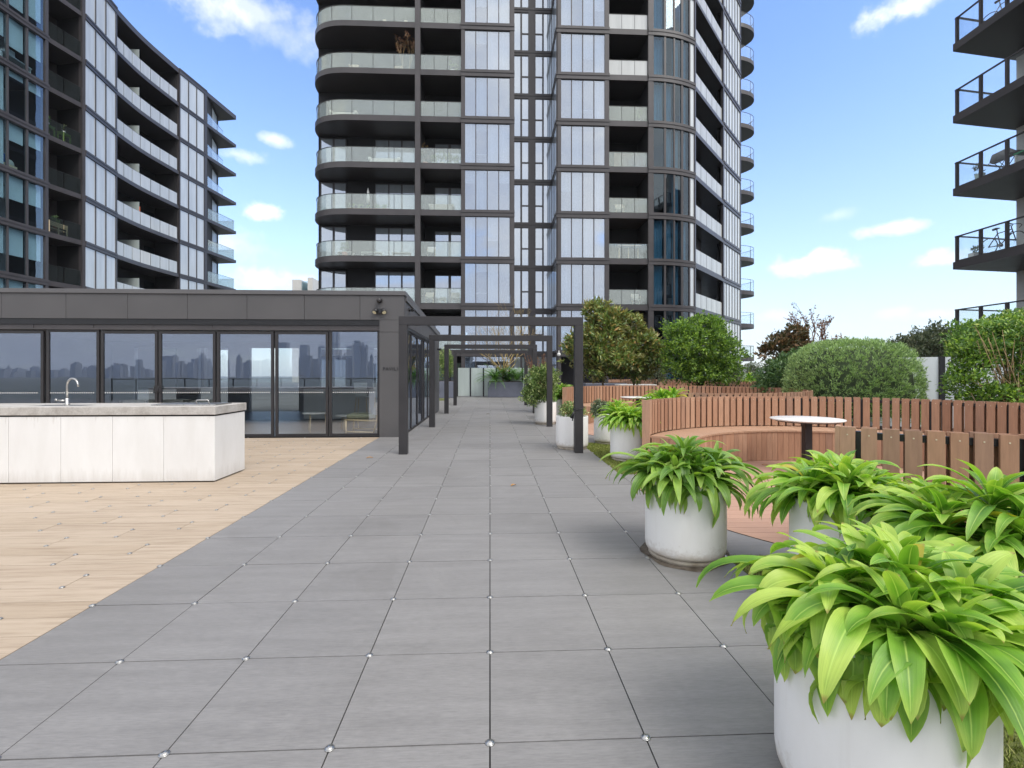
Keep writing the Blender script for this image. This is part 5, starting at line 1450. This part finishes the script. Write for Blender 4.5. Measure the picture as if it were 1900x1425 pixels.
for j in range(J0, J1):
    z0, z1 = ZL(j)+.06, ZL(j+1)-.36
    fo = panes(blk, 'window', AB, AW[1:], z0, z1, 'teal_glass')
    bl = MB()
    for i, (a, c) in enumerate(AW[1:]):
        dr = {1:(1.,1.,1.), 0:(.70,.85,.80), -1:(.50,.62,.55), -2:(.95,.12,.20), -3:(1.,.38,.32), -4:(.55,.52,.5), -5:(.6,.6,.6)}.get(j, (.5,.5,.5))[i]
        bl.seg(along(AB,a), along(AB,c), -.22, -.20, z1-(z1-z0)*dr, z1)
    bl.build('blind', 'blind_fabric', fo)
    brail(j, [B_,C_], [(90,119.5),(121,151.5)], 'smoke_balcony_glass')
    panes(blk, 'frosted_window', [C_,D_], [(158.6,176.4),(177.4,195.4),(196.4,214)], z0, z1, 'frost_panel', -.03, .0, .05)
    brail(j, bend, [(217.6,231.5),(231.7,247),(247.2,262),(262.2,281),(281.2,298.4),(298.6,315),(315.2,330.3)], 'frost_balustrade')
    d0 = along(bend, 261.5); f = MB(); f.seg(lerp(d0,E_,.0), (d0[0]+.0,d0[1]+.02), -2.0, -.12, z0, z0+1.75)
    n_ = Vector((d0[0],d0[1])); f = MB(); f.box(d0[0]-1.9, d0[1]-.01, z0, d0[0]-.14, d0[1]+.01, z0+1.75); f.build('divider_screen', 'frost_screen', blk)
    panes(blk, 'frosted_window', [F_,G_], [(334.6,349),(350.2,364.2),(365.2,378)], z0, z1, 'frost_panel', -.03, .0, .05)
    w1, w2 = along(bend,311), along(bend,328)
    f = MB(); f.seg(w1, w2, -2.09, -2.06, z0, z1-.5); f.build('balcony_door', 'teal_glass', blk)
    # end balcony
    f = MB(); p = MB(); z = ZL(j); inner = [lerp(G_,H_,.03), (-27.75,51.9)]
    if j >= -1:
        p.seg(inner[0], inner[1], -.02, 0, z+.03, z+1.04); f.seg(inner[0], inner[1], -.03, .01, z+1.04, z+1.06)
    else:
        K2 = W2(405,51.3)
        p.ribbon([lerp(G_,H_,.04), lerp(G_,H_,.97), (K2[0],K2[1])], -.10, -.09, z+.03, z+1.04); f.ribbon([lerp(G_,H_,.04), lerp(G_,H_,.97), (K2[0],K2[1])], -.11, -.08, z+1.04, z+1.06)
    fo = f.build('end_balustrade', 'charcoal_metal', blk); p.build('pane', 'balcony_glass', fo)
    f = MB(); a, c = lerp(lerp(G_,H_,.02),(-28.5,52.4),.42), lerp(lerp(G_,H_,.02),(-28.5,52.4),.80); f.seg(a, c, .01, .03, z+.05, z+2.4); f.build('end_door', 'frost_panel', blk)

# ================================================================== RIGHT BUILDING
rbd = thing('balcony_building', 'building at the right edge with sharp cornered dark balconies', 'apartment block', (26,12,0))
T_, E1 = (19.21,19.35), (22.47,19.78)
def edge(l): return (T_[0]-.027*l, T_[1]-l)
ZR = [5.69-3.03*1, 5.69, 8.74, 11.76, 14.74, 17.77]
for z in ZR:
    b = MB(); b.prism([T_, edge(15), (30,4.35), (30,20.77), E1], z, z+.30); b.build('balcony_slab', 'tower_metal', rbd)
    f = MB(); p = MB(); zt = z+.30
    f.seg(edge(.0), edge(15), -.14, -.07, zt+1.03, zt+1.075); f.seg(lerp(T_,E1,.01), E1, .07, .14, zt+1.03, zt+1.075)
    for i in range(15):
        f.seg(edge(i*1.0+.03), edge(i*1.0+.12), -.16, -.06, zt, zt+1.03)
    for tt in (.98,): f.seg(lerp(T_,E1,tt), lerp(T_,E1,tt+.02), .05, .15, zt, zt+1.03)
    f.seg(edge(.0), edge(15), -.13, -.10, zt+.001, zt+.07)
    p.seg(edge(.13), edge(15), -.115, -.105, zt+.07, zt+1.03); p.seg(lerp(T_,E1,.05), lerp(T_,E1,.97), .10, .11, zt+.03, zt+1.03)
    fo = f.build('balcony_railing', 'tower_metal', rbd); p.build('pane', 'clear_balcony_glass', fo)
b = MB(); b.box(22.75,4.4,-25,30,19.55,21); b.build('wall', 'tower_metal', rbd)
q1, q2 = along([T_,(26,20.24)],1879.5), along([T_,(26,20.24)],1891)
b = MB(); b.box(q1[0],19.3,-1,q2[0]+.1,19.62,21); b.build('corner_column', 'white_render', rbd)
b = MB()
for z in ZR[:-1]: b.box(22.70,13.5,z+.32,22.74,19.2,z+2.7)
b.build('glazing', 'teal_glass', rbd)

# ================================================================== THINGS ON THE BALCONIES
def bicycle(x, y, z, az, lb, col='dark_wall', s=1.0):
    t = thing('bicycle', lb, 'bicycle', (x,y,z), 'bicycles on the right hand balconies')
    u = Vector((math.sin(az), math.cos(az), 0)); n = Vector((u.y,-u.x,0)); o = Vector((x,y,z))
    def P_(a, h, k=0): return o + u*a*s + Vector((0,0,h*s)) + n*k*s
    for a in (-.5,.5):
        b = MB(); b.tube([P_(a+.335*math.cos(q),.34+.335*math.sin(q)) for q in [2*PI*i/28 for i in range(29)]], .017*s, 6, False); w_ = b.build('wheel', 'black_paint', t)
        b = MB()
        for i in range(14): b.tube([P_(a,.34), P_(a+.325*math.cos(PI*i/7),.34+.325*math.sin(PI*i/7))], .002*s, 3)
        b.build('spokes', 'steel', w_)
    b = MB()
    for a, c in (((-.5,.34),(-.06,.30)),((-.06,.30),(-.17,.80)),((-.5,.34),(-.16,.78)),((-.06,.30),(.36,.72)),((-.15,.78),(.36,.80)),((.33,.90),(.5,.34)),((-.17,.80),(-.19,.95))):
        b.tube([P_(*a), P_(*c)], .018*s, 6)
    b.build('frame', col, t)
    b = MB(); b.tube([P_(.33,.90,-.0), P_(.40,.98,0)], .016*s, 6); b.tube([P_(.42,.84,-.21),P_(.52,.92,-.21),P_(.47,.98,-.20),P_(.40,.98,0),P_(.47,.98,.20),P_(.52,.92,.21),P_(.42,.84,.21)], .014*s, 6); b.build('handlebar', 'black_paint', t)
    b = MB(); b.tube([P_(-.33,.97),P_(-.2,.98),P_(-.07,.965)], [.05*s,.045*s,.015*s], 8); b.build('saddle', 'black_paint', t)
    b = MB(); b.tube([P_(-.06,.30,-.06),P_(-.06,.30,.06)], .06*s, 12); b.tube([P_(-.06,.30,.07),P_(.0,.15,.07)], .012*s, 5); b.tube([P_(-.06,.30,-.07),P_(-.12,.45,-.07)], .012*s, 5); b.build('crank', 'steel', t)
bicycle(19.55,17.72,ZR[1]+.30,PI,'bicycle on the second lowest right hand balcony, leaning along the railing','dark_wall')
bicycle(20.0,18.0,ZR[4]+.30,PI*.93,'bicycle on the top visible right hand balcony, tangled against the railing','steel')
def planted(x, y, z, lb, w_=.3, h=.28, mat='white_plastic', leafm='fresh_leaf', lh=.3, seed=1, group='potted plants on the balconies', rnd=True, n=40, cat='potted plant'):
    t = thing('potted_plant', lb, cat, (x,y,z), group); r = random.Random(seed)
    b = MB()
    if rnd: b.lathe(x,y,[(w_*.36,z),(w_*.5,z+h),(w_*.44,z+h),(w_*.42,z+h*.85),(0,z+h*.85)],18)
    else: b.box(x-w_,y-w_*.4,z,x+w_,y+w_*.4,z+h)
    b.build('pot', mat, t)
    f = MB(); crown(f, [(x,y,z+h+lh*.45,w_*.75 if rnd else w_*.95,w_*.6,lh*.55)], n, 6, .11, .04, r, (.1,1.05), 1., .04); f.build('foliage', leafm, t)
planted(19.75,18.85,ZR[1]+.30,'grey trough with a small agave by the bicycle on the balcony',.28,.26,'white_plastic','grey_leaf',.25,3,rnd=False,n=24)
planted(19.7,18.7,ZR[2]+.30,'pale pot with a sparse plant at the tip of the middle right balcony',.34,.36,'mint_box','far_leaf',.4,4,n=14)
t = thing('barbecue', 'grey covered barbecue on crossed legs on the middle right balcony', 'barbecue', (20.0,18.05,ZR[2]+.3)); z = ZR[2]+.3
b = MB(); b.tube([(20.0,18.5,z+.72),(20.0,18.35,z+.84),(20.0,17.9,z+.86),(20.0,17.65,z+.74)],[.10,.20,.20,.10],10); b.build('hood','podium_concrete',t)
b = MB(); b.box(19.75,17.35,z+.70,20.2,17.7,z+.73); b.build('side_shelf','black_paint',t)
for a, c in ((18.35,17.8),(17.8,18.35)):
    for xx in (19.85,20.15):
        l = MB(); l.tube([(xx,a,z+.70),(xx,c,z)],.014,6); l.build('leg','black_paint',t)
t = thing('play_table', 'bright green topped low table on the middle right balcony', 'table', (20.0,17.0,z))
b = MB(); b.box(19.7,16.5,z+.55,20.4,17.45,z+.61); b.build('tabletop','bright_green',t,bevel=.01)
for xx in (19.75,20.35):
    for yy_ in (16.55,17.4): l = MB(); l.box(xx-.03,yy_-.03,z,xx+.03,yy_+.03,z+.549); l.build('leg','white_plastic',t)
t = thing('storage_box', 'large white storage box on the middle right balcony against the column', 'box', (20.0,16.0,z))
b = MB(); b.box(19.6,15.3,z,20.5,16.4,z+.62); b.build('body','white_plastic',t,bevel=.02); b = MB(); b.box(19.57,15.27,z+.621,20.53,16.43,z+.70); b.build('lid','white_plastic',t,bevel=.02)
planted(20.1,16.6,ZR[3]+.30,'grey leaved plant at the railing of the upper right balcony',.5,.2,'white_plastic','grey_leaf',.5,6,n=60)

def stand(x, y, z, w_, d, h, mat, lb, name='plant_stand', cat='stand', group=None):
    t = thing(name, lb, cat, (x,y,z), group)
    b = MB(); b.box(x-d/2,y-w_/2,z+h-.05,x+d/2,y+w_/2,z+h); b.box(x-d/2+.02,y-w_/2+.03,z+h-.17,x+d/2-.02,y+w_/2-.03,z+h-.051); b.build('top', mat, t)
    for sx in (-1,1):
        for sy in (-1,1):
            l = MB(); cx_, cy_ = x+sx*(d/2-.035), y+sy*(w_/2-.035); l.box(cx_-.035,cy_-.035,z,cx_+.035,cy_+.035,z+h-.171); l.build('leg', mat, t)
p1, p2 = along(BC,101), along(BC,133)
zb = ZL(-2)
stand(p1[0]-.4,p1[1],zb,.60,.4,.72,'apple_green','apple green table by the column on the left block balcony','side_table','table','apple green tables')
stand(p2[0]-.4,p2[1]-.1,zb,.60,.4,.66,'apple_green','apple green table right of its twin on the left block balcony','side_table','table','apple green tables')
planted(p1[0]-.4,p1[1]-.05,zb+.72,'leafy plant on the apple green table by the column',.26,.16,'white_plastic','dark_leaf',.5,11)
planted(p2[0]-.4,p2[1]-.1,zb+.66,'small pot with thin shoots on the right apple green table',.20,.14,'white_plastic','far_leaf',.45,12,n=12)
zb = ZL(-4)
t = thing('slatted_bench', 'pale timber bench on the lowest left block balcony', 'bench', (p1[0]-.45,lerp(p1,p2,.5)[1],zb))
m_ = along(BC,117)
b = MB()
for zz in (.52,.62,.72): b.box(m_[0]-.30,m_[1]-.75,zb+zz,m_[0]-.26,m_[1]+.62,zb+zz+.075)
b.build('backrest','light_wood',t)
b = MB(); b.box(m_[0]-.75,m_[1]-.75,zb+.36,m_[0]-.31,m_[1]+.62,zb+.41); b.build('seat','light_wood',t)
for yy_ in (-.72,-.05,.58):
    l = MB(); l.box(m_[0]-.255,m_[1]+yy_-.035,zb,m_[0]-.215,m_[1]+yy_+.035,zb+.80); l.build('leg','light_wood',t)
planted(m_[0]-.45,m_[1]-.05,zb+.41,'terracotta pot with a green plant on the pale bench',.26,.26,'terracotta','dark_leaf',.6,13)
p3 = along(BC,93); planted(p3[0]-.3,p3[1],ZL(-1),'small white pot at the column on the middle left block balcony',.24,.34,'white_plastic','far_leaf',.2,14,n=8)
# desk and laundry inside the teal windows
p4 = along(AB,48); t = thing('desk', 'white desk behind the teal window of the left block', 'desk', (p4[0]-.9,p4[1],ZL(-1)))
b = MB(); b.box(p4[0]-1.1,p4[1]-.9,ZL(-1)+.70,p4[0]-.5,p4[1]+.95,ZL(-1)+.76); b.build('top','white_plastic',t)
b = MB(); b.box(p4[0]-1.05,p4[1]-.45,ZL(-1)+.765,p4[0]-.6,p4[1]-.02,ZL(-1)+1.12); b.build('drawer_box','white_plastic',t)
for yy_ in (-.85,.9): l = MB(); l.box(p4[0]-1.05,p4[1]+yy_-.03,ZL(-1)+.03,p4[0]-.55,p4[1]+yy_+.03,ZL(-1)+.699); l.build('leg','white_plastic',t)
p5 = along(AB,28); t = thing('clothes_pile', 'blue and white clothes pile behind the lower teal window', 'clothes', (p5[0]-.7,p5[1],ZL(-3)))
b = MB(); b.ball((p5[0]-.6,p5[1]-.2,ZL(-3)+.62),.30,14,.8,1,1.1); b.build('blue_clothes','blue_cloth',t)
b = MB(); b.ball((p5[0]-.55,p5[1]-.65,ZL(-3)+.5),.26,12,.8,.8,1.6); b.ball((p5[0]-.5,p5[1]+.2,ZL(-3)+.40),.24,12,.7,1,1.2); b.build('white_clothes','linen',t)
b = MB(); b.box(p5[0]-.9,p5[1]-.9,ZL(-3)+.05,p5[0]-.3,p5[1]+.45,ZL(-3)+.32); b.build('basket','light_wood',t)
p6_ = along(bend,264); t = thing('towel', 'orange towel over the divider of the left block balcony', 'towel', (p6_[0]-.35,p6_[1],ZL(-3)+1.0))
b = MB(); b.box(p6_[0]-.55,p6_[1]+.02,ZL(-3)+.75,p6_[0]-.2,p6_[1]+.05,ZL(-3)+1.5); b.box(p6_[0]-.55,p6_[1]+.055,ZL(-3)+.95,p6_[0]-.22,p6_[1]+.085,ZL(-3)+1.5); b.build('cloth','orange_cloth',t)
for j, px, mt, lb in ((0,271,'dark_wall','dark covered item at the bend of the upper left block balcony'),(-2,268,'dark_wall','dark covered item at the bend of the lower left block balcony')):
    q_ = along(bend,px); t = thing('covered_barbecue', lb, 'barbecue', (q_[0]-.5,q_[1],ZL(j)))
    b = MB(); b.lathe(q_[0]-.5,q_[1],[(.22,ZL(j)),(.30,ZL(j)+.5),(.36,ZL(j)+.75),(.22,ZL(j)+.95),(0,ZL(j)+.98)],14); b.build('cover', mt, t)
def chair(x, y, z, mat, lb, face=-1, group='chairs on the tower balconies'):
    t = thing('balcony_chair', lb, 'chair', (x,y,z), group)
    b = MB(); b.box(x-.24,y-.22,z+.42,x+.24,y+.22,z+.46); b.build('seat', mat, t)
    b = MB(); b.box(x-.24,y+.20,z+.55,x+.24,y+.235,z+.88); b.build('backrest', mat, t)
    for sx in (-1,1):
        l = MB(); l.tube([(x+sx*.24,y-.22,z),(x+sx*.24,y+.2,z+.44)],.016,6); l.build('leg','light_wood',t)
        l = MB(); l.tube([(x+sx*.24,y+.22,z),(x+sx*.24,y-.2,z+.44)],.016,6); l.build('leg','light_wood',t)
        l = MB(); l.tube([(x+sx*.25,y-.2,z+.46),(x+sx*.25,y-.2,z+.64),(x+sx*.25,y+.22,z+.64),(x+sx*.25,y+.22,z+.88)],.014,6); l.build('armrest','light_wood',t)
yb = 32.6
chair(PX(797,yb),yb,ZT(2),'linen','cream director chair on the lowest tower balcony, left of the small table')
chair(PX(845,yb),yb,ZT(2),'linen','cream director chair on the lowest tower balcony, right of the small table')
stand(PX(822,yb),yb,ZT(2),.4,.4,.5,'linen','small pale table between the two cream director chairs','side_table','table')
chair(PX(800,yb),yb,ZT(3),'white_plastic','white chair on the second lowest tower balcony beside the column')
chair(PX(655,yb),yb+.2,ZT(7),'cream','cream chair on the curved tower balcony left of the withered plants')
chair(PX(738,yb),yb+.2,ZT(7),'cream','cream chair under the withered plants on the curved tower balcony')
for i, px in enumerate((789,806,820,833,847)):
    planted(PX(px,yb),yb,ZT(5),['tall twiggy pot plant at the column on the flowered tower balcony','second pot from the column on the flowered tower balcony','middle pot on the flowered tower balcony','fourth pot from the column on the flowered tower balcony','last pot by the glass bay on the flowered tower balcony'][i],.36,.34,('terracotta','mint_box','white_plastic','mint_box','mint_box')[i],('tan_twig' if 0 else 'dry_magnolia_leaf','fresh_leaf','dark_leaf','variegated_leaf','fresh_leaf')[i],(1.3,.5,.7,.6,.5)[i],20+i,n=(60,45,50,50,40)[i])
for i, px in enumerate((652,668,684,700,714)):
    planted(PX(px,yb),yb,ZT(4),['leftmost orange trough on the tower balcony with the white parasol','orange trough left of the white parasol','orange trough under the white parasol','orange trough right of the white parasol','rightmost orange trough on the parasol balcony'][i],.27,.26,'terracotta','fresh_leaf',.28,30+i,rnd=False,n=16,group='orange troughs on the tower balcony')
t = thing('folded_parasol', 'folded white parasol on the third lowest tower balcony', 'parasol', (PX(683,yb+.4),yb+.4,ZT(4)))
x_ = PX(683,yb+.4); b = MB(); b.tube([(x_,yb+.4,ZT(4)),(x_,yb+.4,ZT(4)+1.75)],.02,8); b.build('pole','steel',t)
b = MB(); b.tube([(x_,yb+.4,ZT(4)+.75),(x_,yb+.4,ZT(4)+1.0),(x_,yb+.4,ZT(4)+1.5),(x_,yb+.4,ZT(4)+1.78)],[.09,.12,.08,.015],10); b.build('canopy','white_plastic',t)
for i, px in enumerate((747,761)):
    b0 = PX(px,yb); bare('dry_palm', ['left withered brown plant above the upper tower railing','right withered brown plant above the upper tower railing'][i], (b0,yb,ZT(7)), 2.1, .35, 'tan_twig', 'plume', 120+i, 6, 3, .03, 5, .16, .55)
t = thing('bamboo_screen', 'brown bamboo screen along a tower balustrade right of the glass bays', 'screen', (PX(1167,32.1),32.1,ZT(5)))
b = MB(); n_ = 34
for i in range(n_):
    xa = 8.25+2.2*i/n_; b.box(xa+.004,32.04,ZT(5)+.03,xa+2.2/n_-.002,32.06,ZT(5)+.98)
b.build('slats','brown_mat',t)
t = thing('bar_table', 'tall timber bar table on the balcony two floors below the bamboo screen', 'table', (9.3,32.7,ZT(3)))
b = MB(); b.box(8.6,32.4,ZT(3)+1.02,10.2,32.9,ZT(3)+1.07); b.build('tabletop','light_wood',t)
for xx in (8.75,9.4,10.05): l = MB(); l.box(xx-.03,32.62,ZT(3),xx+.03,32.68,ZT(3)+1.019); l.build('leg','light_wood',t)
t = thing('building_stub', 'pale distant apartment building between the left block and the tower', 'building', (-30,75,0))
x0, x1 = W2(549,75)[0], W2(588,75)[0]
b = MB(); b.box(x0,75,-25,x0+1.3,80,1.408+(691.5-522)/902.2*75); b.box(x0+2.3,75,-25,x1-.2,80,1.408+(691.5-518)/902.2*75); b.build('wall','white_render',t)
b = MB(); b.box(x0+1.3,75.4,-25,x0+2.3,80,1.408+(691.5-524)/902.2*75); b.build('stair_glazing','teal_glass',t)

def low_table(x, y, z, w_, d, h, mat, lb, group='low tables on the tower balconies'):
    t = thing('low_table', lb, 'table', (x,y,z), group)
    b = MB(); b.box(x-w_/2,y-d/2,z+h-.05,x+w_/2,y+d/2,z+h); b.build('tabletop', mat, t)
    for sx in (-1,1):
        l = MB(); l.box(x+sx*(w_/2-.05)-.03,y-d/2+.03,z,x+sx*(w_/2-.05)+.03,y+d/2-.03,z+h-.051); l.build('leg', mat, t)
for px, w_, lb in ((642,1.0,'leftmost low white table on the second lowest tower balcony'),(690,1.3,'middle low white table on the second lowest tower balcony'),(745,1.2,'low white table nearest the column on the second lowest tower balcony')):
    low_table(PX(px,32.7),32.7,ZT(3),w_,.5,.42,'white_plastic',lb)
def sofa(x, y, z, w_, mat, lb, name='sofa', group='pale sofas in the tower'):
    t = thing(name, lb, 'sofa', (x,y,z), group)
    b = MB(); b.box(x-w_/2,y-.4,z+.08,x+w_/2,y+.4,z+.45); b.build('seat', mat, t, bevel=.04)
    b = MB(); b.box(x-w_/2,y+.25,z+.452,x+w_/2,y+.42,z+.88); b.build('backrest', mat, t, bevel=.04)
    for sx in (-1,1): b = MB(); b.box(x+sx*w_/2-.10,y-.40,z+.452,x+sx*w_/2+.10,y+.24,z+.66); b.build('armrest', mat, t, bevel=.03)
sofa(PX(640,33.0),33.0,ZT(6),1.6,'linen','pale sofa on the fifth lowest tower balcony behind the curved glass')
sofa(PX(715,33.0),33.0,ZT(5),1.9,'white_plastic','white sofa on the fourth lowest tower balcony behind the curved glass')
sofa(PX(735,33.0),33.0,ZT(8),1.4,'cream','cream sofa beside the column on the topmost visible curved tower balcony')
sofa(PX(820,33.0),33.0,ZT(4),1.5,'linen','pale sofa on the short balcony between the column and the glass bay')
planted(PX(840,yb),yb,ZT(7),'leafy pot on the short tower balcony beside the withered plants',.4,.4,'white_plastic','fresh_leaf',.6,51,n=40)
planted(PX(640,yb),yb,ZT(3),'dark leaved pot at the curved end of the second lowest tower balcony',.4,.4,'terracotta','dark_leaf',.7,52,n=45)
planted(PX(1185,yb),yb,ZT(6),'thin tall plant on the balcony one floor above the bamboo screen',.3,.35,'white_plastic','fresh_leaf',1.0,53,n=30)
chair(PX(1150,yb),yb,ZT(4),'linen','pale chair on the balcony one floor below the bamboo screen')
chair(PX(1180,yb),yb,ZT(2),'white_plastic','white chair on the low tower balcony above the trees')
for px, k, w_, lb in ((885,5,1.3,'white desk behind the left glass bay four storeys up from the pavilion roof'),(1060,3,1.2,'white cabinet behind the right glass bay two storeys up from the pavilion roof'),(900,2,1.5,'pale table behind the left glass bay one storey up from the pavilion roof'),(1085,6,1.2,'white table behind the right glass bay five storeys up from the pavilion roof')):
    low_table(PX(px,32.25),32.3,ZT(k),w_,.3,.78,'white_plastic',lb,'white furniture behind the glass bays')
